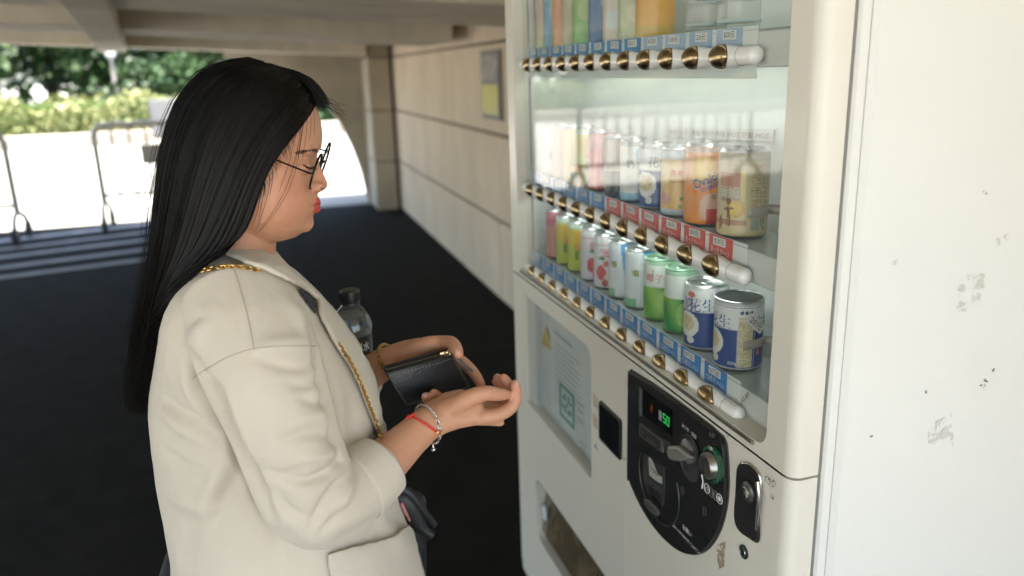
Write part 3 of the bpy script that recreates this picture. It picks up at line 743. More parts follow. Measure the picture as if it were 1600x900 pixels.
# coin inlet with green collar
cy, cz = cz_(1117, 725)
gl = MB().lathe([(.0235, -.0005), (.0235, -.006), (.0195, -.0075), (.0195, -.004)], (XC, cy, cz), 36, 'x')
gl.v = [(x, y, cz+(z-cz)*1.12) for x, y, z in gl.v]; gl.build('inlet_collar', mat('green_plastic', (.015, .085, .042), .25, coat=.5), coin, True)
kn = MB().lathe([(.0192, -.002), (.0178, -.0135), (.0150, -.0165), (.0, -.0170)], (XC, cy-.001, cz), 32, 'x')
kn.build('coin_inlet', mat('inlet_metal', (.32, .31, .29), .3, .9), coin, True)
MB().box((XC-.0176, cy-.0018, cz-.012), (XC-.0168, cy+.0008, cz+.012)).build('coin_slot', mat('slot_dark', (.01, .01, .01), .6), coin)
t = MB(); y, z = cz_(1066, 667); ptext(t, 'おつり・返却', y, z, .0072, XC-.0004, w=.040, rot=-.05)
t.build('lettering', ink_white, coin, fix=False); t = MB()
y, z = cz_(1067, 826); ptext(t, 'お願い', y, z, .0085, XC-.0004, w=.026)
t.build('lettering', ink_white, coin, fix=False); t = MB()
y, z = cz_(1051, 817); ptext(t, '硬貨は一枚ずつ奥まで押して入れてください', y, z-.005, .0055, XC-.0004, w=.090)
t.build('lettering', ink_white, coin, fix=False)
for i, s in enumerate(('10', '50', '5', '1')):
    y, z = cz_(1105+6.6*i, 763+5.5*i)
    rg = MB().tube([(XC-.0006, y+.0068*math.cos(a), z+.0068*math.sin(a)) for a in np.linspace(0, 2*math.pi, 25)], .0006, 5).build('coin_mark', ink_white if i in (0, 3) else mat('dim_ink', (.18, .18, .17), .6), coin)
    t = MB(); ptext(t, s, y, z, .0062, XC-.0006, w=.0065, center=True); t.build('coin_value', ink_white if i in (0, 3) else bpy.data.materials['dim_ink'], rg, fix=False)
for px, py in ((1067, 768), (1101, 800), (1110, 679), (1115, 681)):
    y, z = cz_(px, py); b = MB(); hw = .003 if py > 700 else .0018; hh = .0075 if py > 700 else .0035
    b.tube([(XC-.0004, y+hw, z-hh), (XC-.0004, y+hw, z+hh), (XC-.0004, y-hw, z+hh), (XC-.0004, y-hw, z-hh*.4)], .0006, 4); b.build('panel_mark', mat('mark_ink', (.07, .07, .068), .6), coin)

# lock: recessed plate with swing handle
lk_out = [F(1160, 724), F(1172, 724), F(1184, 735), F(1190, 750), F(1189, 790), F(1187, 842), F(1172, 838), F(1157, 826), F(1151, 806), F(1153, 770), F(1155, 735)]
lk = [tuple(p) for p in smooth_path([np.array(p) for p in lk_out+[lk_out[0]]], 4)[:-1]]; cy0, cz0 = np.mean([p[0] for p in lk]), np.mean([p[1] for p in lk])
lock = xprism([((y-cy0)*1.08+cy0, (z-cz0)*1.035+cz0) for y, z in lk], XF-.0035, XF+.002).build('door_lock', chrome, vm, True, bevel=.0015)
xprism([((y-cy0)*.97+cy0, (z-cz0)*.975+cz0) for y, z in lk], XF-.0042, XF-.0036).build('lock_plate', mat('lock_dark', (.03, .03, .03), .5, .3, bump=1.0, bscale=700, var=.6, vscale=300), lock)
cy, cz = F(1172, 768, XF-.004)
MB().lathe([(.0135, 0), (.0135, -.004), (.0115, -.0055), (.0, -.006)], (XF-.0042, cy, cz), 30, 'x').build('lock_cylinder', mat('lock_grey', (.16, .16, .155), .35, .8), lock, True)
MB().lathe([(.0075, -.006), (.0075, -.0075), (.006, -.0082), (.0, -.0083)], (XF-.0042, cy, cz), 24, 'x').build('key_core', chrome, lock, True)
MB().box((XF-.0130, cy-.0008, cz-.0035), (XF-.0124, cy+.0008, cz+.0035)).build('keyhole', gap_dark, lock)
hp = [F(1184, 752, XF-.006), F(1186, 775, XF-.006), F(1184, 800, XF-.006), F(1182, 828, XF-.006)]
MB().tube([(XF-.0065, y, z) for y, z in hp], [.0028, .0026, .0022, .0016], 8).build('lock_handle', chrome, lock, True)
cy, cz = F(1163, 862)
rl = MB().lathe([(.0095, .001), (.0095, -.002), (.0082, -.0028), (.0, -.003)], (XF, cy, cz), 28, 'x').build('round_lock', mat('round_lock', (.035, .05, .05), .3, .6), vm, True)
MB().tube([(XF-.0032, cy+.0062*math.cos(a), cz+.0062*math.sin(a)) for a in np.linspace(0, 2*math.pi, 25)], .0006, 5).build('lock_ring', chrome, rl)
MB().box((XF-.0040, cy-.001, cz-.0042), (XF-.0031, cy+.001, cz+.0042)).build('keyhole', chrome, rl)

# pick-up slot with brownish flap
pk_in = MB(); pk_in.box((XF+.05, 1.00, .37), (XF+.055, 1.67, .56)); pk_in.build('pickup_back', mat('pickup_dark', (.035, .03, .022), .5), vm)
flap = MB().add([(XF+.012, 1.025, .400), (XF+.012, 1.647, .400), (XF+.030, 1.647, .546), (XF+.030, 1.025, .546)], [(0,1,2,3)]).build('pickup_flap', mat('flap_brown', (.11, .085, .05), .22, var=.5, vscale=14, coat=.4), vm)
so = flap.modifiers.new('thick', 'SOLIDIFY'); so.thickness = .004
fy, fz = F(856, 800, XF+.02)
xprism([(fy+.016*math.cos(a), fz+.021*math.sin(a)) for a in np.linspace(0, 2*math.pi, 19)[:-1]], XF+.010, XF+.0125).build('flap_sticker', mat('flap_sticker', (.55, .62, .64), .4), flap)

# worn paint, peeled stickers
def chip_mat(name, col, scale, thr, rough=.8):
    m = mat(name, col, rough); nt = m.node_tree; b = nt.nodes['Principled BSDF']
    tc = nt.nodes.new('ShaderNodeTexCoord'); n = nt.nodes.new('ShaderNodeTexNoise'); n.inputs['Scale'].default_value = scale; n.inputs['Detail'].default_value = 8; n.inputs['Roughness'].default_value = .7
    g_ = nt.nodes.new('ShaderNodeMath'); g_.operation = 'GREATER_THAN'; g_.inputs[1].default_value = thr
    nt.links.new(tc.outputs['Object'], n.inputs['Vector']); nt.links.new(n.outputs['Fac'], g_.inputs[0]); nt.links.new(g_.outputs[0], b.inputs['Alpha'])
    return m
res_m = chip_mat('sticker_residue', (.58, .57, .53), 75, .545); res_d = chip_mat('paint_chip', (.10, .09, .075), 260, .55); res_b = chip_mat('rust_chip', (.33, .25, .17), 160, .47)
def side_patch(pts, m, Y=YR-.0006):
    P = [at(px, py, Y=YR) for px, py in pts]
    MB().add([(p[0], Y, p[2]) for p in P], [tuple(range(len(P)))]).build('worn_patch', m, vm, fix=False)
side_patch([(1502, 430), (1544, 426), (1536, 455), (1528, 486), (1490, 490), (1495, 455)], res_m)
side_patch([(1450, 664), (1490, 644), (1489, 696), (1450, 692)], res_m)
side_patch([(1556, 372), (1576, 364), (1574, 380), (1560, 384)], res_m)
side_patch([(1395, 408), (1412, 400), (1410, 424), (1394, 424)], res_m)
for px, py, s in ((1538, 301, 6), (1535, 604, 7), (1360, 680, 5), (1552, 578, 4), (1447, 612, 4), (1344, 640, 3), (1379, 107, 3), (1540, 594, 5)):
    s *= .7; side_patch([(px-s, py-s*.6), (px+s*.7, py-s), (px+s, py+s*.7), (px-s*.8, py+s)], res_d)
def front_patch(pts, m): xs = [F(*p) for p in pts]; MB().add([(XF-.0006, y, z) for y, z in xs], [tuple(range(len(xs)))]).build('worn_patch', m, vm, fix=False)
front_patch([(1196, 738), (1212, 746), (1214, 762), (1204, 760), (1196, 752)], res_d)
front_patch([(1204, 770), (1213, 774), (1213, 782), (1205, 780)], res_d)
front_patch([(1120, 852), (1134, 845), (1132, 885), (1122, 890)], res_b)
front_patch([(974, 712), (979, 716), (978, 722), (974, 718)], res_d)
front_patch([(1136, 678), (1143, 682), (1142, 686), (1137, 684)], res_d)
# ================================================================== drinks on the shelves
can_print = vcol_mat('can_print', 0.30, 0.5, coat=0.25)
can_metal = mat('can_metal', (0.62, 0.63, 0.63), 0.28, 1.0)
can_lid_green = mat('can_lid_green', (0.30, 0.48, 0.34), 0.35, 0.4)
can_dark = mat('can_inside', (0.03, 0.035, 0.03), 0.5, 0.3)
clear_plastic = pane_mat('clear_plastic', (0.93, 0.95, 0.95), haze=0.12)

def smooth01(a, b, x): t = min(1, max(0, (x-a)/(b-a))); return t*t*(3-2*t)
def mixc(a, b, t): return tuple(p+(q-p)*t for p, q in zip(a, b))
WHT, NAVY, CREAM, TAN = (.72, .73, .73), (.02, .06, .22), (.70, .63, .40), (.58, .47, .28)
def inel(f, v, cf, cv, rf, rv): return ((f-cf)/rf)**2 + ((v-cv)/rv)**2
H = lambda f, v, s: (math.sin(f*127.1*s+v*311.7*s)*43758.5453) % 1.0
# painters: f = position across the side turned to the camera, in degrees (0 = straight on, + = right); v = 0 foot .. 1 top
def paint_peanut(off):
    def p(f, v):
        f = f-off
        c = WHT if v > .60 else NAVY
        if 0.595 < v < .612: c = (.35, .37, .42)
        if inel(f, v, -55, .38, 38, .21) < 1: c = (.70, .71, .68)
        if inel(f, v, -55, .40, 26, .13) < 1: c = mixc((.52, .42, .24), (.72, .62, .42), H(round(f/6), round(v*24), .31))
        if inel(f, v, -42, .13, 12, .06) < 1: c = (.62, .62, .58)
        if v > .955 or v < .02: c = (.55, .55, .55)
        return c
    return p
def paint_panel(f, v, f0, f1, v0, v1, bg, ink, s=1.0):
    """small print: rows of short dark marks"""
    if not (f0 < f < f1 and v0 < v < v1): return None
    r = (v-v0)/.022
    if r % 1 < .45 and H(round(f/2.2), int(r), .77*s) > .32: return mixc(bg, ink, .75)
    return bg
def p_peanut_near(f, v):
    c = paint_peanut(-18)(f, v)
    q = paint_panel(f, v, 1, 36, .03, .80, (.66, .60, .40), (.28, .23, .12)); 
    if q: c = q
    elif -4 < f < 1 and v < .6: c = (.30, .34, .48)
    elif 38 < f < 42 and v < .6: c = (.25, .28, .42)
    for k in range(3):
        if inel(f, v, 7+11*k, .865, 4.6, .028) < 1: c = (.10, .12, .14)
    if .925 < v < .94 and H(round(f/1.5), 1, .5) > .3: c = (.25, .30, .45)
    if inel(f, v, 52, .25, 6, .05) < 1: c = (.55, .12, .18)
    return c
def p_peanut_next(f, v):
    c = paint_peanut(0)(f, v)
    if 20 < f < 34 and v > .02:
        c = (.42, .44, .52)
    if f > 34:
        c = WHT if v > .5 else (.05, .09, .25)
        q = paint_panel(f, v, 34, 80, .55, .93, (.66, .66, .66), (.25, .27, .32), 1.3); c = q or c
        if .28 < v < .48: c = (.1, .1, .1) if (f % 5) < 2.2 else (.7, .7, .7)
        if .03 < v < .24: c = (.68, .68, .67)
    if inel(f, v, -42, .88, 12, .05) < 1: c = (.62, .20, .14)
    return c
def p_coconut(off, deep):
    gA, gB = ((.03, .24, .07), (.20, .42, .10)) if deep else ((.12, .34, .06), (.30, .50, .12))
    def p(f, v):
        f = f-off
        c = (.70, .74, .70)
        if v < .55: c = mixc(gA, gB, .5+.5*math.sin(f*.05+v*7))
        if v < .55 and inel(f, v, 10, .3, 26, .2) < 1: c = mixc(gB, (.42, .60, .2), .5)
        if v > .93: c = (.30, .48, .33)
        if .545 < v < .56: c = (.45, .58, .45)
        if f < -28 and .6 < v < .9 and (f % 4) < 1.5 and H(1, round(v*40), .3) > .4: c = (.45, .47, .45)
        if f > 38 and .02 < v < .6: c = (.45, .46, .45)
        return c
    return p
def p_fresh(off):
    def p(f, v):
        f = f-off
        c = (.70, .73, .76)
        edge = 40-75*v**.8 + 25*v*v
        if f > edge - 2 and f < 62-20*v: c = (.02, .30, .62)
        if abs(f-edge+2) < 2.5: c = (.45, .62, .74)
        if inel(f, v, -38, .62, 11, .06) < 1: c = (.58, .62, .10)
        if v < .16 and f < -35: c = (.25, .50, .30)
        return c
    return p
def p_lychee(off, dark):
    def p(f, v):
        f = f-off
        c = mixc((.66, .62, .66), (.72, .70, .72), v)
        for k, (cf, cv, rf, rv, col) in enumerate(((-22, .30, 22, .15, (.60, .12, .12)), (18, .18, 26, .13, (.72, .55, .50)), (5, .48, 18, .06, (.60, .16, .16)), (34, .42, 14, .1, (.55, .13, .12)), (-5, .10, 14, .07, (.50, .10, .10)))):
            if inel(f, v, cf, cv, rf, rv) < 1: c = col
        if inel(f, v, -18, .58, 14, .035) < 1 or inel(f, v, 16, .62, 10, .03) < 1: c = (.12, .28, .14)
        if .70 < v < .78 and -30 < f < 30: c = mixc(c, (.66, .28, .28), .5)
        if .82 < v < .84: c = (.60, .40, .42)
        return c
    return p
def p_yellowgreen(off):
    def p(f, v):
        f = f-off
        c = mixc((.46, .52, .08), (.60, .60, .12), v)
        if .56 < v < .86: c = mixc((.72, .42, .05), (.66, .55, .10), abs(f)/70)
        if inel(f, v, 5, .50, 34, .045) < 1: c = (.72, .30, .06)
        if .26 < v < .42 and (abs(f+16) < 10 or abs(f-16) < 10) and H(round(f/3), round(v*26), .6) > .35: c = (.16, .28, .05)
        if v > .90: c = (.58, .68, .58)
        return c
    return p
def p_pink(f, v):
    c = (.66, .34, .28)
    if v > .66: c = (.50, .15, .18)
    if inel(f, v, 5, .72, 20, .10) < 1: c = (.62, .52, .40)
    if abs(f+40) < 4 and v < .6: c = (.45, .15, .15)
    return c
def p_tan(f, v):
    c = mixc((.62, .50, .28), (.50, .42, .26), v)
    if v > .90: c = (.44, .38, .26)
    if f < -8 and .42 < v < .60 and f > -62: c = (.46, .28, .16) if v > .56 else (.44, .36, .28)
    if -62 < f < -8 and .60 < v < .76: c = (.45, .20, .12)
    if -60 < f < -10 and .50 < v < .56 and False: c = WHT
    if -6 < f < 4 and .44 < v < .79: c = (.70, .52, .22)
    if inel(f, v, -14, .335, 18, .105) < 1: c = mixc((.78, .56, .16), (.66, .42, .10), inel(f, v, -20, .36, 18, .1))
    if .14 < v < .20 and f < 10: c = (.42, .24, .14)
    if .02 < v < .14: c = mixc(c, (.62, .5, .3), .5)
    # dancing figure in brown
    for cf, cv, rf, rv in ((-33, .42, 6.5, .042), (-33, .30, 4, .075), (-35, .20, 2.2, .08), (-29, .19, 2.2, .085), (-39, .33, 6, .018), (-25, .34, 6, .015), (-52, .17, 3, .09), (-58, .15, 3, .09)):
        if inel(f, v, cf, cv, rf, rv) < 1: c = (.24, .12, .06)
    q = paint_panel(f, v, 16, 64, .33, .76, (.58, .48, .29), (.16, .12, .07), 1.7)
    if q: c = q
    if 20 < f < 40 and .07 < v < .22: c = (.32, .36, .32)
    if 42 < f < 58 and .07 < v < .22: c = (.28, .24, .16) if H(round(f/2.5), round(v*40), .9) > .5 else (.60, .52, .34)
    if inel(f, v, 40, .84, 6, .02) < 1: c = (.62, .24, .16)
    return c
def p_malt(f, v):
    c = mixc((.72, .26, .05), (.76, .36, .14), v)
    if inel(f, v, -10, .70, 42, .2) < 1: c = mixc((.74, .52, .08), (.74, .36, .08), inel(f, v, -10, .70, 42, .2))
    if inel(f, v, 20, .22, 38, .2) < 1: c = mixc((.62, .30, .20), (.66, .44, .36), (v-.02)/.4)
    if v < .20 and f > 0: c = (.46, .05, .04)
    if inel(f, v, -22, .44, 40, .055) < 1 and f < 20: c = (.76, .24, .02)
    if v > .93: c = (.62, .45, .36)
    return c
def p_grain(f, v):
    c = mixc((.72, .45, .12), (.72, .56, .30), v)
    if v > .86: c = (.55, .62, .68)
    if v < .10: c = (.48, .54, .58)
    if inel(f, v, -46, .25, 18, .1) < 1: c = (.62, .34, .30)
    if inel(f, v, 6, .26, 5, .035) < 1 or inel(f, v, 0, .15, 5, .03) < 1: c = (.16, .30, .08)
    if 40 < f and .1 < v < .8: c = (.60, .50, .32)
    return c
def p_milkblue(f, v):
    c = (.66, .68, .62)
    if v < .14: c = (.18, .42, .55) if (int(f/7)+int(v*30)) % 2 else (.36, .56, .64)
    elif v < .36: c = (.62, .64, .62)
    if inel(f, v, 30, .45, 22, .09) < 1: c = (.30, .48, .16)
    if inel(f, v, 22, .80, 26, .13) < 1: c = (.36, .56, .68)
    if v > .92: c = (.45, .47, .46)
    return c
def p_black(f, v):
    return (.035, .04, .04) if v < .42 else mixc((.36, .32, .25), (.45, .40, .33), (v-.42)/.5)
def p_red(f, v):
    c = mixc((.55, .05, .05), (.66, .30, .28), smooth01(.55, .95, v))
    if inel(f, v, 22, .40, 30, .2) < 1: c = (.50, .06, .08)
    if abs(f+30) < 9: c = (.72, .20, .16)
    if v > .70 and H(round(f/9), round(v*14), .4) > .6: c = (.55, .18, .18)
    return c
def flat_p(lo, hi, spot=None, band=None):
    def p(f, v):
        c = mixc(lo, hi, v)
        if band and band[0] < v < band[1]: c = band[2]
        if spot and inel(f, v, spot[0], spot[1], spot[2], spot[3]) < 1: c = spot[4]
        return c
    return p

def cam_angle(x, y): return math.atan2(-y, -x)
def can(name, x, y, z, r, h, painter, label, lid='metal', res=(84, 56), neck=.90, cat='can', group='drink cans in the vending machine', open_top=False):
    root = empty(name, (x, y, z), label, cat, group)
    a0 = cam_angle(x, y); n, mrows = res
    V, Fc, C = [], [], []
    hb0, hb1 = .035*h if h < .13 else .02*h, h*(.965 if not open_top else .975)
    zs = np.linspace(hb0, hb1, mrows+1)
    for q in zs:
        t = (q-hb0)/(hb1-hb0); rr = r
        e = min(q-hb0, hb1-q)
        if not open_top and e < .006: rr = r - (.006-e)**2*35
        for j in range(n):
            a = a0 + 2*math.pi*j/n; V.append((x+rr*math.cos(a), y+rr*math.sin(a), z+q))
    for i in range(mrows):
        for j in range(n):
            Fc.append((i*n+j, i*n+(j+1) % n, (i+1)*n+(j+1) % n, (i+1)*n+j))
            f = (j+.5)*360/n; f = f-360 if f > 180 else f
            C.append(painter(f, (i+.5)/mrows))
    me = bpy.data.meshes.new('printed_side'); me.from_pydata(V, [], Fc)
    ca = me.color_attributes.new('col', 'FLOAT_COLOR', 'CORNER'); arr = np.ones((len(Fc)*4, 4), np.float32)
    arr[:, :3] = np.repeat(np.array(C, np.float32), 4, 0); ca.data.foreach_set('color', arr.ravel())
    side = link('printed_side', me, can_print, root, True)
    rb, rt = r-.0012, r*neck
    MB().lathe([(rb*.78, .004), (rb*.82, .0005), (rb*.88, .0), (rb*.95, hb0*.6), (rb+.0004, hb0*1.02)], (x, y, z), 40).build('foot_rim', can_metal, root, True)
    lm = can_lid_green if lid == 'green' else can_metal
    if open_top:
        MB().lathe([(r-.0009, hb1-.0005), (r+.0008, hb1), (r+.0010, hb1+.0018), (r, h), (r-.0016, h), (r-.0024, hb1)], (x, y, z), 48).build('top_rim', can_metal, root, True)
        MB().lathe([(r-.0024, hb1+.001), (r-.003, hb1-.012), (0, hb1-.0125)], (x, y, z), 40).build('inside', can_dark, root)
    else:
        MB().lathe([(r-.0010, hb1-.0004), (rt+.0022, hb1+.0015), (rt+.0008, h-.0012), (rt+.0002, h), (rt-.0016, h), (rt-.0030, h-.0045), (rt*.5, h-.0042), (0, h-.0042)], (x, y, z), 48).build('lid', lm, root, True)
        tab = MB().tube([(x+.0075*math.cos(a), y+.0052*math.sin(a)+.002, z+h-.0032) for a in np.linspace(0, 2*math.pi, 17)], .0011, 5); tab.build('ring_pull', can_metal, root, True)
    return root, a0, r, side
def ctext(rootinfo, body, f, zc, h, m, w=None, rot=0.0, vertical=False, name='lettering', lift=.00045):
    """lettering wrapped round a can; f = degrees from straight on, zc = height of its middle above the can's foot"""
    root, a0, r, side = rootinfo; u, v, fc, asp = text_geo(body)
    W = w if w else h*asp; X = (u-.5)*W; Z = (v-.5)*h
    if vertical: rot = rot-math.pi/2
    c, s = math.cos(rot), math.sin(rot); X, Z = X*c-Z*s, X*s+Z*c
    x, y, z = root.location
    R = r+lift; b = MB(); b.add([(x+R*math.cos(a0+math.radians(f)+q/R), y+R*math.sin(a0+math.radians(f)+q/R), z+zc+k) for q, k in zip(X, Z)], fc)
    me = b.mesh(name, False); me.materials.append(m); return link(name, me, None, root)
ink_navy = mat('ink_navy', (.02, .055, .24), .5); ink_red = mat('ink_red', (.60, .05, .04), .5); ink_green = mat('ink_green', (.03, .25, .08), .5)
ink_blue = mat('ink_blue', (.02, .09, .42), .5); ink_brown = mat('ink_brown', (.22, .12, .06), .5); ink_grey = mat('ink_grey', (.22, .23, .25), .5); ink_cream = mat('ink_cream', (.70, .66, .56), .5)

CX = .6085
zb = ROWS[2][1]+.0302; zmid = ROWS[1][1]+.0302; ztop = ROWS[0][1]+.0302
# bottom row, from the camera's side
c = can('soup_can', CX, .926, zb, .0338, .101, p_peanut_near, 'blue and white peanut soup can with open dark top and crooked price tag', open_top=True, res=(132, 84))
ctext(c, '花生', -52, .071, .0195, ink_navy); ctext(c, 'PEANUT SOUP', -52, .0595, .0045, ink_navy, w=.026); ctext(c, '牛奶', 66, .071, .017, ink_navy)
ctext(c, '320g', -12, .012, .0055, ink_white, w=.012)
x, y, z = c[0].location; a0 = c[1]
tg = MB(); aa = a0+math.radians(37); nrm = np.array((math.cos(aa), math.sin(aa), 0)); tan_ = np.array((-math.sin(aa), math.cos(aa), 0)); up = np.array((0, 0, 1.0))
ctr = np.array((x, y, z))+nrm*(.0338+.0035)+up*.071
e1 = tan_*math.cos(-.72)+up*math.sin(-.72); e2 = -tan_*math.sin(-.72)+up*math.cos(-.72)
tg.add([ctr+e1*a+e2*b for a, b in ((-.0165, -.0072), (.0165, -.0072), (.0165, .0072), (-.0165, .0072))], [(0,1,2,3)])
tago = tg.build('price_tag', tag_white, c[0], fix=False); so = tago.modifiers.new('t', 'SOLIDIFY'); so.thickness = .0006
u, v, fc, asp = text_geo('20元'); tt = MB(); tt.add([ctr+nrm*.0009+e1*((p-.5)*.025)+e2*((q-.5)*.0095) for p, q in zip(u, v)], fc); tt.build('price', ink_black, c[0], fix=False)
c = can('soup_can', CX, 1.013, zb, .0330, .101, p_peanut_next, 'blue and white peanut soup can beside the open-topped one', res=(120, 80))
ctext(c, '花生', -12, .071, .0205, ink_navy); ctext(c, 'PEANUT SOUP', -10, .0575, .0048, ink_navy, w=.028); ctext(c, '牛奶', -68, .071, .0195, ink_navy)
c = can('juice_can', CX, 1.089, zb, .0270, .107, p_coconut(0, True), 'dark green and white coconut juice can beside the peanut soup cans', 'green')
ctext(c, '椰', 28, .073, .017, ink_red); ctext(c, '子汁', 68, .073, .014, ink_red); ctext(c, '泰山', 26, .088, .006, ink_green); ctext(c, 'Coconut', 34, .060, .0045, ink_grey, w=.017)
c = can('juice_can', CX, 1.163, zb, .0270, .107, p_coconut(8, False), 'light green and white coconut juice can with red lettering', 'green')
ctext(c, '椰', -38, .075, .014, ink_red); ctext(c, '子', -2, .074, .013, ink_red); ctext(c, '汁', 34, .074, .017, ink_red); ctext(c, 'Coconut juice', 0, .060, .0042, ink_grey, w=.026)
for k, (yy, off, lb) in enumerate(((1.238, 24, 'white can with blue swoosh touching the light green coconut can'), (1.307, 0, 'white can with blue swoosh, second from the light green coconut can'))):
    c = can('soda_can', CX, yy, zb, .0268, .107, p_fresh(off), lb)
    ctext(c, 'Vigo Fresh', 26+off-(8 if k == 0 else 4), .037, .0098, ink_white, w=.046, vertical=True); ctext(c, 'YES', -28+off-14, .066, .011, ink_navy, w=.014)
for k, (yy, lb) in enumerate(((1.378, 'white lychee drink can with red fruit touching the blue swoosh cans'), (1.446, 'white lychee drink can with red fruit beside the yellow-green cans'))):
    c = can('juice_can', CX, yy, zb, .0268, .107, p_lychee(-8+20*k, k), lb, res=(60, 40))
    ctext(c, '荔枝', 8, .070, .012, ink_red)
for k, (yy, lb) in enumerate(((1.520, 'yellow-green can in the bottom row beside the lychee cans'), (1.589, 'yellow-green can in the bottom row beside the pink can'))):
    c = can('tea_can', CX, yy, zb, .0262, .107, p_yellowgreen(0), lb, res=(60, 40)); ctext(c, '綠茶', 0, .044, .011, ink_green)
can('juice_can', CX, 1.655, zb, .0262, .110, p_pink, 'salmon pink can at the far end of the bottom row', res=(48, 36))
# middle row
c = can('milk_tea_can', CX, .930, zmid, .0335, .1185, p_tan, 'tan milk tea can with dancing figure, held by a metal clip', res=(150, 110), neck=.86)
ctext(c, '薩姆', -34, .0625, .0155, ink_cream, w=.030); ctext(c, '奶茶', -40, .0535, .0055, ink_brown)
c = can('malt_drink_can', CX, 1.024, zmid, .0325, .1185, p_malt, 'bright orange malt drink can with slanted blue lettering', res=(110, 84), neck=.86)
ctext(c, 'Ovaltine', 6, .070, .0170, ink_white, w=.052, rot=.42, lift=.0004); ctext(c, 'Ovaltine', 6, .0702, .0145, ink_blue, w=.050, rot=.42, lift=.0009); ctext(c, '阿華田', 8, .0575, .0068, ink_blue, rot=.42, w=.026); ctext(c, '麥芽', 26, .046, .009, ink_brown, rot=.42)
c = can('grain_drink_can', CX, 1.103, zmid, .0295, .106, p_grain, 'pale orange can with green leaf marks beside the bright orange one', res=(72, 52)); ctext(c, '燕麥', -10, .068, .010, ink_red); ctext(c, 'Oat milk', -8, .056, .005, ink_brown, w=.026)
def p_pm(f, v): return paint_peanut(14)(f, v)
c = can('soup_can', CX, 1.178, zmid, .0300, .106, p_pm, 'blue and white peanut can in the middle row', res=(84, 60)); ctext(c, '花生', 4, .078, .017, ink_grey); ctext(c, '湯', 36, .014, .008, ink_white)
c = can('milk_can', CX, 1.257, zmid, .0285, .107, p_milkblue, 'whitish can with blue checked foot in the middle row', res=(72, 52)); ctext(c, '奶', -22, .066, .014, ink_brown)
can('coffee_can', CX, 1.331, zmid, .0265, .107, p_black, 'black can with grey-brown top in the middle row', res=(48, 40))
c = can('juice_can', CX, 1.402, zmid, .0265, .112, p_red, 'red can beside the black one in the middle row', res=(56, 44))
def carton(name, x, y, z, w, d, h, m, label, lid=False, cat='carton'):
    root = empty(name, (x, y, z), label, cat, 'drink cartons and bottles in the vending machine')
    MB().bbox((x-d/2, y-w/2, z), (x+d/2, y+w/2, z+h), .002).build('pack', m, root)
    return root
yg = mat('pack_yellow_green', (.50, .56, .14), .4, col2=(.34, .50, .14), vscale=28); og = mat('pack_orange', (.72, .34, .05), .4, var=.1, vscale=40)
c = can('tea_can', CX, 1.470, zmid, .0262, .116, p_yellowgreen(10), 'yellow-green can in the middle row behind the small orange card', res=(56, 40))
card = empty('drink_card', (.574, 1.455, zmid), 'small orange display card with a green band in the middle row', 'card', None)
MB().bbox((.5735, 1.435, zmid), (.5755, 1.485, zmid+.042), .0005).build('card_sheet', og, card); xprism([(1.482, zmid+.008), (1.438, zmid+.010), (1.438, zmid+.030), (1.482, zmid+.026)], .5728, .5734).build('green_band', mat('card_green', (.05, .22, .10), .5, col2=(.25, .2, .1), vscale=60), card)
can('juice_can', CX, 1.540, zmid, .0262, .112, flat_p((.66, .50, .20), (.70, .58, .30)), 'pale yellow can in the middle row', res=(40, 16))
can('juice_can', CX, 1.605, zmid, .0262, .112, flat_p((.66, .40, .34), (.68, .48, .42)), 'pale pink can in the middle row', res=(40, 16))
can('milk_can', CX, 1.672, zmid, .0262, .107, flat_p((.60, .60, .64), (.66, .66, .64), (0, .4, 25, .12, (.45, .46, .58))), 'white can at the far end of the middle row', res=(40, 24))
# top row: only the lower halves show
top = [(1.196, .0310, flat_p((.68, .36, .06), (.72, .30, .05), (-10, .62, 36, .18, (.72, .50, .16)), (.0, .10, (.62, .40, .10))), 'orange bottle nearest in the top row', 'orange'),
       (1.268, .0285, flat_p((.50, .52, .34), (.62, .58, .42), (0, .3, 30, .1, (.66, .62, .46))), 'cream can in the top row beside the orange bottle', 'cream'),
       (1.334, .0275, flat_p((.68, .56, .48), (.60, .56, .46), (-20, .25, 30, .12, (.56, .62, .62))), 'pinkish cream can in the top row', 'pink'),
       (1.404, .0255, flat_p((.06, .14, .32), (.10, .20, .36), (10, .5, 18, .1, (.30, .42, .55))), 'navy blue can in the top row', 'navy'),
       (1.472, .0300, flat_p((.20, .42, .12), (.32, .52, .22), (-10, .45, 30, .16, (.50, .56, .24))), 'green can in the top row', 'green'),
       (1.540, .0255, flat_p((.50, .42, .28), (.56, .46, .30)), 'brownish can in the top row', 'brown'),
       (1.596, .0250, flat_p((.74, .30, .14), (.72, .36, .20)), 'orange-red can in the top row', 'red'),
       (1.650, .0250, flat_p((.16, .36, .52), (.22, .42, .55), (0, .5, 30, .2, (.42, .52, .56))), 'blue can in the top row', 'blue'),
       (1.702, .0240, flat_p((.64, .56, .32), (.62, .36, .40), (10, .6, 30, .15, (.30, .40, .52))), 'pink and yellow can at the far end of the top row', 'mix')]
for yy, r, p, lb, _ in top: can('drink_can', CX, yy, ztop, r, .165 if yy < 1.2 else .15, p, lb, res=(56, 36))
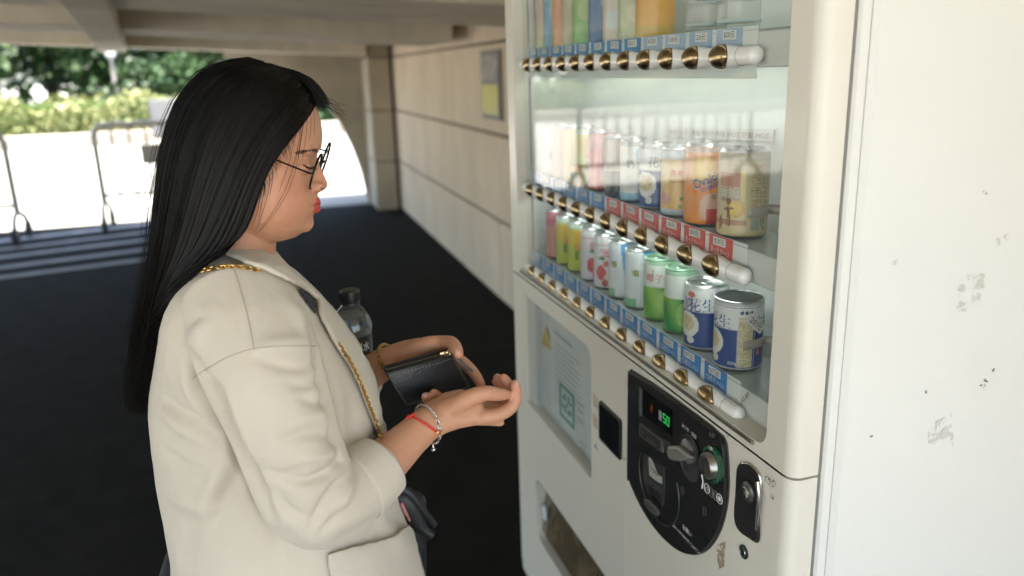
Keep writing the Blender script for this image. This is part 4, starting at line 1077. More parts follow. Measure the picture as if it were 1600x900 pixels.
# clear plastic holders on the empty end of the top row
for yy, lb in ((.960, 'clear plastic can holder at the empty end of the top row'), (1.040, 'second clear plastic can holder in the top row')):
    r_ = empty('can_holder', (CX, yy, ztop), lb, 'holder', 'clear holders in the top row')
    MB().lathe([(.026, .0), (.028, .004), (.028, .10), (.024, .108), (.024, .112)], (CX, yy, ztop), 20).build('clear_shell', clear_plastic, r_, True)
    for q in (.012, .040, .068, .096): MB().lathe([(.0285, q), (.0295, q+.002), (.0285, q+.004)], (CX, yy, ztop), 20).build('rib', clear_rail, r_, True)
    MB().bbox((CX-.012, yy-.012, ztop+.045), (CX+.012, yy+.012, ztop+.062), .002).build('blue_clip', mat('holder_clip', (.30, .48, .56), .4), r_)
# spring clips that hold the end cans
for z, yy, r in ((zb+.040, .926, .0338), (zmid+.036, .930, .0335)):
    cl = empty('spring_clip', (.60, .754, z), 'bent metal clip holding the open-topped soup can' if z < 1.2 else 'bent metal clip holding the tan milk tea can', 'clip', 'metal clips')
    a0 = cam_angle(CX, yy); pts = [np.array((CX+(r+.0012)*math.cos(a0+math.radians(d)), yy+(r+.0012)*math.sin(a0+math.radians(d)))) for d in np.linspace(12, 75, 9)]
    pts += [np.array((CX+.034, yy-.040+.0)), np.array((.640, .757))]
    b = MB(); hh = .0065
    b.add([(p[0], p[1], z-hh+.002*i/len(pts)) for i, p in enumerate(pts)] + [(p[0], p[1], z+hh+.002*i/len(pts)) for i, p in enumerate(pts)], [(i, i+1, len(pts)+i+1, len(pts)+i) for i in range(len(pts)-1)])
    o = b.build('strip', mat('clip_strip', (.44, .40, .35), .45, .25), cl, True); so = o.modifiers.new('t', 'SOLIDIFY'); so.thickness = .0008
# ================================================================== person
Y0 = 1.08                                     # her middle plane; she faces +X
skin_m = vcol_mat('skin', 0.46, 0.42, sss=0.22, bump=0.10, bscale=620)
def ring(c, a, b, n=28, ex=2.0, narrow=0.0):
    """closed ring round c; a = half axis forward, b = half axis sideways; narrow tapers the forward half"""
    out = []
    for k in range(n):
        t = 2*math.pi*k/n; ct, st = math.cos(t), math.sin(t)
        u = math.copysign(abs(ct)**(2/ex), ct); v = math.copysign(abs(st)**(2/ex), st)
        if narrow and ct > 0: v *= 1-narrow*ct*ct
        out.append(np.asarray(c)+np.asarray(a)*u+np.asarray(b)*v)
    return out
def blob(b, c, r, n=14):
    """ellipsoid"""
    c = np.asarray(c); R = []
    for i in range(1, n):
        p = math.pi*i/n; R.append([c+np.array((r[0]*math.sin(p)*math.cos(q), r[1]*math.sin(p)*math.sin(q), r[2]*math.cos(p))) for q in np.linspace(0, 2*math.pi, 2*n, endpoint=False)])
    b.rings(R)
def limb(b, pts, rad, flat=1.0, n=16, k=5, ref=None):
    """tapering tube through pixel points (px, py, Y)"""
    P = smooth_path([at(p[0], p[1], Y=p[2]) for p in pts], k)
    rr = np.interp(np.linspace(0, len(rad)-1, len(P)), range(len(rad)), rad)
    b.tube(P, list(rr), n, flat, True, ref)
    t0 = P[-1]; blob(b, t0, (rr[-1]*.97,)*3, 8)
def fuse(b, voxel, smooth=6, fac=.5):
    me = b.mesh('fused'); o = bpy.data.objects.new('fused', me); COL.objects.link(o)
    r = o.modifiers.new('r', 'REMESH'); r.mode = 'VOXEL'; r.voxel_size = voxel; r.adaptivity = 0
    s = o.modifiers.new('s', 'SMOOTH'); s.iterations = smooth; s.factor = fac
    out = bpy.data.meshes.new_from_object(o.evaluated_get(bpy.context.evaluated_depsgraph_get()))
    bpy.data.objects.remove(o); bpy.data.meshes.remove(me); return out
def co_of(me):
    a = np.empty(len(me.vertices)*3); me.vertices.foreach_get('co', a); return a.reshape(-1, 3)
def set_co(me, a): me.vertices.foreach_set('co', a.ravel()); me.update()
def no_of(me):
    a = np.empty(len(me.vertices)*3); me.vertices.foreach_get('normal', a); return a.reshape(-1, 3)
def pxs(a):
    d = a-CAM; w = d @ _f; return 800+FPX*(d @ _r)/w, 450-FPX*(d @ _u)/w

person = empty('person', (-.03, Y0, 0), 'person in a beige jacket and round glasses holding a wallet by the machine', 'person')
HPIV = at(395, 240, Y=Y0); HYAW = math.radians(-12)
def hrot(p):
    p = np.asarray(p, float); d = p-HPIV; c, s = math.cos(HYAW), math.sin(HYAW)
    return HPIV+np.stack([d[..., 0]*c-d[..., 1]*s, d[..., 0]*s+d[..., 1]*c, d[..., 2]], -1)

# ---- head
hb = MB()
sl = [(106, 425, 358, .022), (112, 448, 335, .040), (124, 468, 314, .056), (142, 484, 299, .0665), (165, 495, 289, .0730), (190, 501.5, 285, .0760), (210, 504, 285, .0765), (224, 503.5, 288, .0760), (232, 500.5, 289, .0752),
      (241, 495.5, 292, .0742), (252, 492, 296, .0735), (264, 491, 301, .0730), (278, 491, 308, .0735), (292, 493.0, 316, .0730), (299, 495.5, 320, .0725), (306, 497, 325, .0716), (318, 496.5, 334, .0690), (327, 494.5, 340, .0665), (334, 490.5, 345, .0640),
      (341, 487.5, 350, .0590), (350, 484, 356, .0530), (359, 476, 363, .0455), (367, 465, 372, .0360), (373, 447, 384, .0240)]
R = []
for py, f, bk, w in sl:
    a, c = at(f, py, Y=Y0), at(bk, py, Y=Y0); nar = .24 if py > 325 else .16 if py > 270 else .20
    R.append(ring((a+c)/2, (a-c)/2, (0, w, 0), 40, 2.25, nar))
hb.rings(R)
R = []
for py, f, w in ((236, 494, .0065), (243, 497, .0070), (252, 500.5, .0080), (262, 503.5, .0095), (272, 508.5, .0118), (279, 511.8, .0136), (284.5, 513.5, .0146), (289.5, 512.5, .0150), (294, 508, .0140), (298, 501, .0115)):
    a, c = at(f, py, Y=Y0), at(462, py+2, Y=Y0); R.append(ring((a+c)/2, (a-c)/2, (0, w, 0), 28, 1.9, .45))
hb.rings(R)
for s in (-1, 1):
    p = at(498, 287.5, Y=Y0); blob(hb, p+np.array((0, s*.0115, 0)), (.0095, .0068, .0068), 10)        # nostril wings
    p = at(483.5, 255, Y=Y0); blob(hb, p+np.array((-.0015, s*.031, 0)), (.0105, .0150, .0095), 12)          # closed lids
    p = at(492, 229, Y=Y0); blob(hb, p+np.array((-.003, s*.026, 0)), (.009, .020, .0075), 12)          # brow ridge
    p = at(372, 262, Y=Y0); blob(hb, p+np.array((0, s*.073, 0)), (.016, .008, .030), 12)               # ears
p = at(476.5, 346, Y=Y0); blob(hb, p, (.0120, .020, .0120), 12)                                            # chin
lip_u, lip_l = [], []
for t in np.linspace(-1, 1, 15):
    lip_u.append(at(497.2-19*t*t, 312.2+11*t*t+2.2*math.cos(t*9)*(abs(t) < .3), Y=Y0)+np.array((0, .0235*t, 0)))
    lip_l.append(at(496.2-18*t*t, 323.6+.0*t*t, Y=Y0)+np.array((0, .0215*t, 0)))
hb.tube(lip_u, [max(.0018, .0045*(1-(t*.97)**2)**.75) for t in np.linspace(-1, 1, 15)], 12)
hb.tube(lip_l, [max(.0018, .0049*(1-(t*.97)**2)**.75) for t in np.linspace(-1, 1, 15)], 12)
hb.v = [tuple(q) for q in hrot(np.array(hb.v))]
lips = hrot(np.array(lip_u+lip_l))
# ---- neck, trunk, arms
R = []
for py, f, bk, w in ((318, 432, 330, .050), (345, 433, 322, .051), (372, 432, 314, .0515), (400, 431, 306, .054), (425, 440, 296, .075), (450, 465, 285, .11), (500, 490, 272, .13), (600, 540, 268, .125), (750, 560, 285, .125), (900, 590, 300, .14), (960, 590, 305, .13)):
    a, c = at(f, py, Y=Y0), at(bk, py, Y=Y0); R.append(ring((a+c)/2, (a-c)/2, (0, w, 0), 32))
hb.rings(R)
limb(hb, [(385, 480, .965), (440, 640, .915), (497, 785, .900), (545, 762, .918), (598, 724, .945), (640, 686, .970), (674, 656, .988)], [.038, .033, .033, .036, .0315, .0255, .0228], 1.0, 20)
limb(hb, [(440, 480, 1.215), (440, 600, 1.265), (450, 660, 1.265), (520, 620, 1.22), (585, 577, 1.175), (620, 560, 1.155)], [.038, .036, .034, .032, .0265, .0225], 1.0, 20)
# ---- right hand, palm up
R = []
for px, py, y, hw, ht in ((664, 664, .982, .024, .0205), (686, 650, .990, .027, .0205), (706, 641, .997, .033, .0205), (730, 636, 1.002, .037, .0195), (752, 638, 1.004, .0385, .0165), (770, 642, 1.004, .037, .0125), (778, 642, 1.004, .033, .009)):
    R.append(ring(at(px, py, Y=y), np.array((-.28, 0, .96))*ht, np.array((0, hw, .004)), 24, 2.3))
hb.rings(R)
p = at(716, 638, Y=.985); blob(hb, p, (.036, .021, .0185), 14)                                            # ball of the thumb
RF = []
RF.append(([(688, 652, .990), (708, 638, .978), (732, 623, .968), (757, 614.5, .966), (776, 616, .970), (790, 616.5, .975)], [.0150, .0145, .0126, .0108, .0098, .0078]))
RF.append(([(752, 652, .974), (776, 648, .972), (794, 640, .974), (804, 628, .977), (806, 612, .980), (805, 600, .983)], [.0110, .0105, .0098, .0092, .0085, .0070]))
RF.append(([(756, 645, .996), (782, 642, .996), (798, 628, .997), (800, 612, 1.0), (792, 598, 1.003), (787, 591, 1.005)], [.0108, .0104, .0096, .0090, .0084, .0070]))
RF.append(([(756, 637, 1.018), (780, 632, 1.018), (794, 617, 1.018), (792, 604, 1.02), (782, 594, 1.022), (777, 590, 1.023)], [.0105, .0100, .0093, .0086, .0080, .0066]))
RF.append(([(748, 628, 1.034), (768, 622, 1.037), (780, 611, 1.038), (780, 602, 1.038), (774, 596, 1.038)], [.0095, .0088, .0080, .0074, .0060]))
for pts, rad in RF: limb(hb, pts, rad, 1.0, 12, 4)
# ---- left hand, behind the wallet
R = []
for px, py, y, hh, ht in ((612, 563, 1.157, .0235, .0200), (632, 560, 1.145, .0270, .0195), (655, 560, 1.133, .0315, .0180), (680, 562, 1.124, .034, .0155), (700, 566, 1.118, .032, .0120), (708, 568, 1.116, .028, .009)):
    R.append(ring(at(px, py, Y=y), np.array((.18, .98, 0))*ht, np.array((0, 0.10, 1.0))*hh, 24, 2.2))
hb.rings(R)
LF = []
LF.append(([(622, 558, 1.145), (646, 547, 1.130), (668, 538, 1.118), (692, 535, 1.108), (706, 536, 1.086), (713, 545, 1.066), (716.5, 553, 1.052)], [.0140, .0135, .0125, .0108, .0102, .0095, .0075]))
LF.append(([(695, 556, 1.118), (716, 562, 1.112), (732, 574, 1.100), (744, 588, 1.086), (752, 602, 1.070)], [.0105, .0100, .0092, .0085, .0070]))
LF.append(([(694, 574, 1.118), (702, 604, 1.118), (697, 632, 1.098), (684, 636, 1.062), (672, 627, 1.040), (665, 620, 1.033)], [.0105, .0102, .0098, .0092, .0086, .0070]))
LF.append(([(690, 582, 1.120), (702, 612, 1.118), (704, 628, 1.098), (694, 628, 1.062), (684, 620, 1.042), (678, 614, 1.036)], [.0102, .0098, .0094, .0088, .0082, .0066]))
for pts, rad in LF: limb(hb, pts, rad, 1.0, 12, 4)
body_me = fuse(hb, .0019, 9, .5)
V = co_of(body_me)
# skin tones: lips red, cheeks, knuckles and finger tips a little redder
col = np.tile(np.array((.55, .280, .168)), (len(V), 1))
near = V[:, 2] > 1.15
dl = np.full(len(V), 9.0); idx = np.where(near & (V[:, 0] > .02))[0]
Pl = hrot(np.array(lip_u+lip_l)); rl = np.array([max(.0018, .0050*(1-(t*.97)**2)**.75) for t in np.linspace(-1, 1, 15)]*2)
for i in range(len(Pl)): dl[idx] = np.minimum(dl[idx], np.linalg.norm(V[idx]-Pl[i], axis=1)-rl[i])
k = np.clip((.0014-dl)/.0012, 0, 1)[:, None]; col = col*(1-k)+np.array((.50, .050, .040))*k
vx, vy = pxs(V); front_ = near & (V[:, 1] < Y0+.03)
k = np.clip(1-np.abs(vy-(318.2+(498-vx)*.30))/1.5, 0, 1)*(vx > 478)*(vx < 503)*front_*(dl < .006); col = col*(1-.75*k[:, None])          # line of the mouth: shade of the crease put into the skin colour
k = np.clip(1.3-((vx-503.5)/3.6)**2-((vy-294.6)/1.9)**2, 0, 1)*front_; col = col*(1-.8*k[:, None])                                   # nostril: shade of the hollow painted on as a dark spot
for c, r, tint, amt in ((hrot(at(470, 300, Y=Y0)+np.array((0, -.05, 0))), .035, (.56, .20, .13), .35), (hrot(at(508, 286, Y=Y0)), .014, (.55, .21, .14), .4)):
    k = (amt*np.exp(-np.sum((V-c)**2, 1)/(r*r)))[:, None]; col = col*(1-k)+np.array(tint)*k
for pts, rad in RF+LF:
    for j, amt in ((-1, .55), (len(pts)//2, .25)):
        c = at(pts[j][0], pts[j][1], Y=pts[j][2]); k = (amt*np.exp(-np.sum((V-c)**2, 1)/(.011**2)))[:, None]; col = col*(1-k)+np.array((.60, .24, .17))*k
mott = (np.sin(V[:, 0]*310)*np.sin(V[:, 1]*270+1)*np.sin(V[:, 2]*290+2))[:, None]; col *= 1+.035*mott
ca = body_me.color_attributes.new('col', 'FLOAT_COLOR', 'POINT'); arr = np.ones((len(V), 4), np.float32); arr[:, :3] = np.clip(col, 0, 1); ca.data.foreach_set('color', arr.ravel())
body = link('body', body_me, skin_m, person, True)
body_bvh = BVHTree.FromPolygons([tuple(v) for v in V], [tuple(p.vertices) for p in body_me.polygons])
def hit(bvh, px, py):
    d = Vector(ray(px, py)).normalized(); h = bvh.ray_cast(Vector(CAM), d); return h

# ---- jacket
cloth = mat('jacket_cloth', (.56, .500, .412), .86, var=.05, vscale=5, bump=.16, bscale=34, sheen=.2)
for _n in cloth.node_tree.nodes:
    if _n.type == 'TEX_NOISE': _n.inputs['Detail'].default_value = 10; _n.inputs['Roughness'].default_value = .58
jb = MB(); R = []
js = [(391, 432, 314, .064), (398, 437, 303, .086), (408, 446, 292, .112), (422, 460, 279, .138), (440, 481, 267, .158), (465, 505, 255, .173), (495, 527, 246, .180), (540, 557, 240, .174), (590, 582, 237, .168), (640, 594, 236, .164), (690, 603, 238, .163),
      (740, 613, 246, .167), (790, 626, 258, .176), (840, 642, 264, .191), (900, 660, 264, .196), (980, 684, 262, .200), (1060, 700, 262, .202), (1110, 706, 264, .200)]
for py, f, bk, w in js:
    a, c = at(f, py, Y=Y0), at(bk, py, Y=Y0); R.append(ring((a+c)/2, (a-c)/2, (0, w, 0), 44, 2.25 if py > 430 else 2.0, .12))
jb.rings(R)
slv = ([(372, 452, .975), (392, 520, .935), (412, 580, .908), (436, 645, .893), (462, 720, .887), (488, 783, .890), (520, 782, .900), (552, 762, .915), (580, 741, .929), (596, 727, .939)], [.062, .070, .068, .064, .060, .0555, .0515, .047, .0415, .0395])
limb(jb, slv[0][:-1], slv[1][:-1], 1.0, 28, 5)
limb(jb, [(440, 470, 1.205), (440, 560, 1.262), (440, 640, 1.278), (470, 650, 1.27), (520, 618, 1.232), (560, 594, 1.205)], [.062, .068, .064, .056, .048, .042], 1.0, 24, 5)
jack_me = fuse(jb, .0036, 9, .5)
jv = co_of(jack_me); jn = no_of(jack_me)
# broad drape, then the folds the photograph shows (polyline in pixels, depth in metres, width in pixels), on the side turned to the camera
jv = jv + jn*(.0018*np.sin(jv[:, 0:1]*31+jv[:, 2:3]*13) + .0016*np.sin(jv[:, 2:3]*37-jv[:, 1:2]*21+1.3))
jpx, jpy = pxs(jv); facing = np.clip(-(np.einsum('ij,ij->i', jn, (jv-CAM)/np.linalg.norm(jv-CAM, axis=1)[:, None])), 0, 1)
FOLDS = [([(338, 606), (352, 650), (372, 704), (398, 760), (424, 812)], -.010, 9), ([(356, 600), (372, 650), (396, 712)], .004, 14), ([(506, 560), (470, 575), (430, 570), (400, 560)], -.003, 8), ([(512, 590), (480, 602), (452, 600)], -.004, 8), ([(520, 625), (492, 628), (468, 622)], -.004, 8), ([(545, 790), (520, 815), (498, 838)], -.004, 7), ([(470, 735), (440, 745), (415, 735)], -.004, 9), ([(280, 520), (300, 500), (330, 495)], -.003, 9), ([(252, 700), (290, 730), (330, 742)], -.004, 9), ([(262, 770), (300, 792), (345, 800)], .004, 12), ([(297, 552), (310, 585), (332, 615), (346, 640)], -.013, 9), ([(290, 560), (300, 600), (318, 640), (338, 668)], .007, 10), ([(345, 632), (356, 670), (378, 716), (410, 772)], -.012, 9),
         ([(246, 618), (280, 640), (320, 662), (345, 690)], -.006, 9), ([(250, 640), (285, 668), (318, 690)], .005, 10), ([(262, 560), (282, 600), (290, 660)], .004, 14),
         ([(270, 480), (262, 540), (260, 600)], .004, 16), ([(330, 480), (310, 520), (300, 560)], .004, 14),
         ([(533, 722), (510, 742), (486, 752), (452, 752)], -.009, 8), ([(532, 700), (505, 712), (470, 716)], .005, 9), ([(540, 745), (520, 770), (500, 800), (486, 828)], -.007, 8), ([(556, 742), (544, 770), (532, 800)], .004, 7),
         ([(528, 688), (500, 678), (470, 680), (440, 690)], -.005, 9), ([(526, 660), (500, 650), (465, 655)], .003, 10), ([(430, 770), (455, 800), (490, 815)], -.004, 9),
         ([(400, 545), (440, 535), (485, 535)], .0035, 12), ([(500, 545), (512, 600), (526, 660), (533, 720)], -.010, 9), ([(478, 500), (488, 530), (498, 556)], -.005, 7), ([(450, 470), (475, 505), (492, 545)], .004, 10),
         ([(310, 800), (330, 760), (352, 716)], .006, 16), ([(330, 830), (352, 780), (372, 740)], -.006, 14), ([(290, 880), (300, 820), (318, 770)], -.003, 16), ([(560, 690), (575, 660), (585, 620)], .004, 12), ([(548, 700), (552, 660), (550, 610)], -.004, 12),
         ([(520, 850), (570, 838), (612, 812), (636, 788)], -.006, 18), ([(420, 880), (440, 840), (470, 868)], -.003, 14), ([(600, 800), (618, 840), (630, 880)], .004, 12)]
disp = np.zeros(len(jv))
for poly, amp, wd in FOLDS:
    poly = np.array(smooth_path([np.array(p, float) for p in poly], 8)); dmin = np.full(len(jv), 1e9); tt_ = np.zeros(len(jv))
    for i in range(len(poly)-1):
        a, b = poly[i], poly[i+1]; e = b-a; L = e @ e+1e-9
        t = np.clip(((jpx-a[0])*e[0]+(jpy-a[1])*e[1])/L, 0, 1); dd = np.hypot(jpx-a[0]-t*e[0], jpy-a[1]-t*e[1])
        up_ = dd < dmin; dmin = np.where(up_, dd, dmin); tt_ = np.where(up_, (i+t)/(len(poly)-1), tt_)
    disp += amp*1.45*np.exp(-(dmin/wd)**2)*np.sin(np.pi*np.clip(tt_*.86+.07, 0, 1))**.7
jv = jv + jn*(disp*np.clip((facing-.05)*3, 0, 1)*(jv[:, 1] < Y0))[:, None]
set_co(jack_me, jv)
jacket = link('jacket', jack_me, cloth, person, True)
sm = jacket.modifiers.new('s', 'SMOOTH'); sm.iterations = 2; sm.factor = .5
jev = bpy.data.meshes.new_from_object(jacket.evaluated_get(bpy.context.evaluated_depsgraph_get()))
jc = co_of(jev); jbvh = BVHTree.FromPolygons([tuple(v) for v in jc], [tuple(p.vertices) for p in jev.polygons]); bpy.data.meshes.remove(jev)
def on_jacket(px, py, lift=.003):
    h = hit(jbvh, px, py)
    if h[0] is None: return None
    return np.array(h[0])+np.array(h[1])*lift
def in_poly(x, y, poly):
    c = False; j = len(poly)-1
    for i in range(len(poly)):
        (xi, yi), (xj, yj_) = poly[i], poly[j]
        if (yi > y) != (yj_ > y) and x < (xj-xi)*(y-yi)/(yj_-yi)+xi: c = not c
        j = i
    return c
def cloth_patch(name, poly, lift, m, thick=.003, step=5.0, edge_lift=None, slack=None):
    """piece of cloth lying on the jacket: outline in pixels dropped on its surface, given thickness"""
    poly = [tuple(p) for p in smooth_path([np.array(p, float) for p in poly+[poly[0]]], 3)[:-1]] if slack is None else poly
    bm = bmesh.new(); n = len(poly); vs = []
    dense = []
    for i in range(n):
        a, b = np.array(poly[i]), np.array(poly[(i+1) % n]); k = max(1, int(np.linalg.norm(b-a)/step))
        dense += [a+(b-a)*j/k for j in range(k)]
    pts = [tuple(p) for p in dense]; x0, x1 = min(p[0] for p in pts), max(p[0] for p in pts); y0, y1 = min(p[1] for p in pts), max(p[1] for p in pts)
    ins = [(x, y) for x in np.arange(x0, x1, step) for y in np.arange(y0, y1, step) if in_poly(x, y, poly) and min((x-q[0])**2+(y-q[1])**2 for q in pts) > (step*.6)**2]
    from mathutils.geometry import delaunay_2d_cdt
    vv, ee, ff, *_ = delaunay_2d_cdt([Vector(p) for p in pts+ins], [(i, (i+1) % len(pts)) for i in range(len(pts))], [list(range(len(pts)))], 1, 1e-4)
    P3 = []; last = None
    for p in vv:
        q = on_jacket(p.x, p.y, lift)
        P3.append(q)
    good = [q for q in P3 if q is not None]
    if not good: return None
    dist = lambda q: np.linalg.norm(q-CAM)
    for i, q in enumerate(P3):
        if q is None:
            px_, py_p = vv[i]; j = min((k for k in range(len(vv)) if P3[k] is not None), key=lambda k: (vv[k].x-px_)**2+(vv[k].y-py_p)**2)
            r = ray(px_, py_p); P3[i] = CAM + r*((P3[j]-CAM) @ _f)
    me = bpy.data.meshes.new(name); me.from_pydata([tuple(q) for q in P3], [], [tuple(f) for f in ff])
    o = link(name, me, m, person, True)
    sm_ = o.modifiers.new('s', 'SMOOTH'); sm_.iterations = 4; sm_.factor = .5
    so_ = o.modifiers.new('t', 'SOLIDIFY'); so_.thickness = thick; so_.offset = 0
    return o
lining = mat('dark_lining', (.03, .033, .04), .8)
cloth_patch('notch_lining', [(462, 452), (478, 458), (489, 472), (491, 494), (478, 478)], .003, lining, .002, 4, slack=0)
cloth_patch('collar', [(332, 398), (352, 386), (380, 380), (408, 398), (440, 424), (474, 448), (496, 468), (489, 474), (470, 458), (440, 444), (404, 427), (362, 411)], .008, cloth, .0045)
cloth_patch('lapel', [(474, 447), (498, 468), (520, 492), (548, 530), (572, 568), (586, 606), (594, 650), (597, 688), (588, 690), (572, 652), (556, 610), (536, 572), (516, 542), (500, 512), (490, 492), (489, 474)], .007, cloth, .004)
cloth_patch('pocket', [(508, 863), (540, 856), (580, 848), (608, 838), (637, 818), (642, 836), (650, 868), (660, 905), (668, 960), (520, 970), (512, 910)], .006, cloth, .0035, slack=0)
# folded cuff
cb_ = MB(); cp = smooth_path([at(*slv[0][i][:2], Y=slv[0][i][2]) for i in (6, 7, 8, 9)], 6)
rr = np.interp(np.linspace(0, 3, len(cp)), range(4), [.0535, .0500, .0450, .0425]); sel = [i for i in range(len(cp)) if i >= 7]
cb_.tube([cp[i] for i in sel], [rr[i] for i in sel], 36, cap=False); cb_.tube([cp[i] for i in sel[::-1]], [rr[i]-.006 for i in sel[::-1]], 36, cap=False)
k1 = cp[sel[-1]]
cuff = cb_.build('cuff', cloth, person, True)
so_ = cuff.modifiers.new('t', 'SOLIDIFY'); so_.thickness = .004
# seams: fine ridges of stitching lying on the cloth
seam_m = mat('seam_thread', (.42, .38, .31), .9)
def seam(px_pts, r=.00048, lift=.0006, name='seam', m=None):
    P = [on_jacket(p[0], p[1], lift) for p in smooth_path([np.array(p, float) for p in px_pts], 10)]
    P = [p for p in P if p is not None]
    if len(P) > 3: return MB().tube(P, r, 5).build(name, m or seam_m, person, True)
seam([(358, 402), (372, 440), (386, 490), (397, 545)]); seam([(300, 592), (330, 572), (362, 556), (397, 545), (440, 541), (499, 541)])
seam([(404, 421), (438, 440), (468, 462)], .0009, .011)
# inner dark top at the neck
R = []
for py, f, bk, w in ((396, 433, 305, .056), (404, 437, 300, .062), (420, 452, 290, .085)):
    a, c = at(f, py, Y=Y0), at(bk, py, Y=Y0); R.append(ring((a+c)/2, (a-c)/2, (0, w, 0), 32))
MB().rings(R, True, False, False).build('inner_top', lining, person, True)
# trousers and shoes
tro = mat('trouser_cloth', (.03, .032, .04), .85, bump=.1, bscale=500); sho = mat('shoe_leather', (.025, .022, .02), .4)
tb_ = MB(); hx = at(450, 1000, Y=Y0)[0]-.03
tb_.rings([ring((hx, Y0, z), (a, 0, 0), (0, w, 0), 30) for z, a, w in ((.84, .13, .165), (.76, .14, .175), (.70, .13, .17))])
for s in (-1, 1):
    tb_.rings([ring((hx+dx, Y0+s*y, z), (r, 0, 0), (0, r*.95, 0), 22) for z, y, r, dx in ((.74, .085, .085, 0), (.60, .088, .078, .005), (.45, .09, .064, .01), (.30, .09, .060, -.005), (.12, .09, .054, -.02), (.06, .09, .055, -.02))])
link('trousers', fuse(tb_, .008, 8), tro, person, True)
for s in (-1, 1):
    b = MB(); y = Y0+s*.09
    b.rings([ring((hx+x, y, z+h), (0, w, 0), (0, 0, h), 16, 2.6) for x, w, h, z in ((-.075, .022, .022, .005), (-.06, .032, .04, .004), (-.02, .036, .045, .004), (.04, .038, .034, .004), (.09, .042, .024, .004), (.135, .036, .018, .004), (.16, .018, .012, .005))])
    b.build('shoe', sho, person, True)
    MB().bbox((hx-.075, y-.034, .0045), (hx+.15, y+.034, .013), .004).build('shoe_sole', black_plastic, person)
# ---- hair
hair_m = mat('hair', (.0030, .0028, .0027), .40, 0, .20, col2=(.007, .0048, .0036), vscale=14, stretch=(1, 1, .12))
GUIDE = [
 [(494,160,-.010),(482,180,-.044),(460,208,-.066),(438,236,-.075),(419,265,-.080),(405,300,-.081),(392,340,-.079),(372,376,-.076),(332,404,-.086),(290,428,-.090),(260,466,-.078),(243,522,-.060),(234,580,-.048),(229,642,-.040)],
 [(472,128,-.010),(450,152,-.050),(418,190,-.078),(388,235,-.089),(362,290,-.091),(340,345,-.088),(320,385,-.086),(296,410,-.084),(274,440,-.080),(256,484,-.066),(243,532,-.054),(234,580,-.045),(228,620,-.040),(225,650,-.036)],
 [(430,104,-.006),(394,116,-.046),(348,155,-.075),(314,215,-.084),(294,290,-.082),(279,350,-.076),(268,400,-.070),(259,430,-.064),(250,460,-.057),(240,500,-.048),(230,545,-.040),(223,585,-.035),(219,620,-.032),(216,648,-.030)],
 [(388,91,0),(336,100,-.014),(291,134,-.022),(264,190,-.022),(250,260,-.016),(243,340,-.011),(239,385,-.009),(236,412,-.008),(230,445,-.006),(222,485,-.004),(214,530,0),(209,575,0),(206,610,0),(204,645,0)]]
NT, NU = 44, 40
GC = []
for g in GUIDE:
    q = np.array(smooth_path([np.array(p, float) for p in g], 6)); s = np.linspace(0, len(q)-1, NT)
    GC.append(np.stack([np.interp(s, range(len(q)), q[:, k]) for k in range(3)], 1))
GC = np.array(GC)
def hair_px(u):
    x = min(u, .9999)*3; i = int(x); t = x-i; return GC[i]*(1-t)+GC[i+1]*t
def lay(px, py, dy, gap=.006):
    """point of the hair mass: the guide's place, kept outside the head and the jacket"""
    p = at(px, py, Y=Y0+dy); d1 = (p-CAM) @ _f
    for bv in (body_bvh, jbvh):
        h = hit(bv, px, py)
        if h[0] is not None:
            d0 = (np.array(h[0])-CAM) @ _f - gap
            if d1 > d0: d1 = d0
    return CAM+(p-CAM)*(d1/((p-CAM) @ _f))
HG = np.array([[lay(*q) for q in hair_px(u)] for u in np.linspace(0, 1, NU)])
for _ in range(3):                                                    # even out the surface across the strands
    HG[1:-1] = .5*HG[1:-1]+.25*(HG[:-2]+HG[2:]); HG[:, 1:-1] = .5*HG[:, 1:-1]+.25*(HG[:, :-2]+HG[:, 2:])
du = np.gradient(HG, axis=0); dt = np.gradient(HG, axis=1); HN = np.cross(du, dt); HN /= np.linalg.norm(HN, axis=2, keepdims=True)+1e-9
HN = np.where((np.einsum('ijk,ijk->ij', HN, HG-CAM) > 0)[..., None], -HN, HN)
def sample(A, u, t):
    x, y = np.clip(u, 0, 1)*(NU-1), np.clip(t, 0, 1)*(NT-1); i = np.minimum(x.astype(int), NU-2); j = np.minimum(y.astype(int), NT-2); fx, fy = (x-i)[..., None], (y-j)[..., None]
    return A[i, j]*(1-fx)*(1-fy)+A[i+1, j]*fx*(1-fy)+A[i, j+1]*(1-fx)*fy+A[i+1, j+1]*fx*fy
g = np.random.default_rng(5)
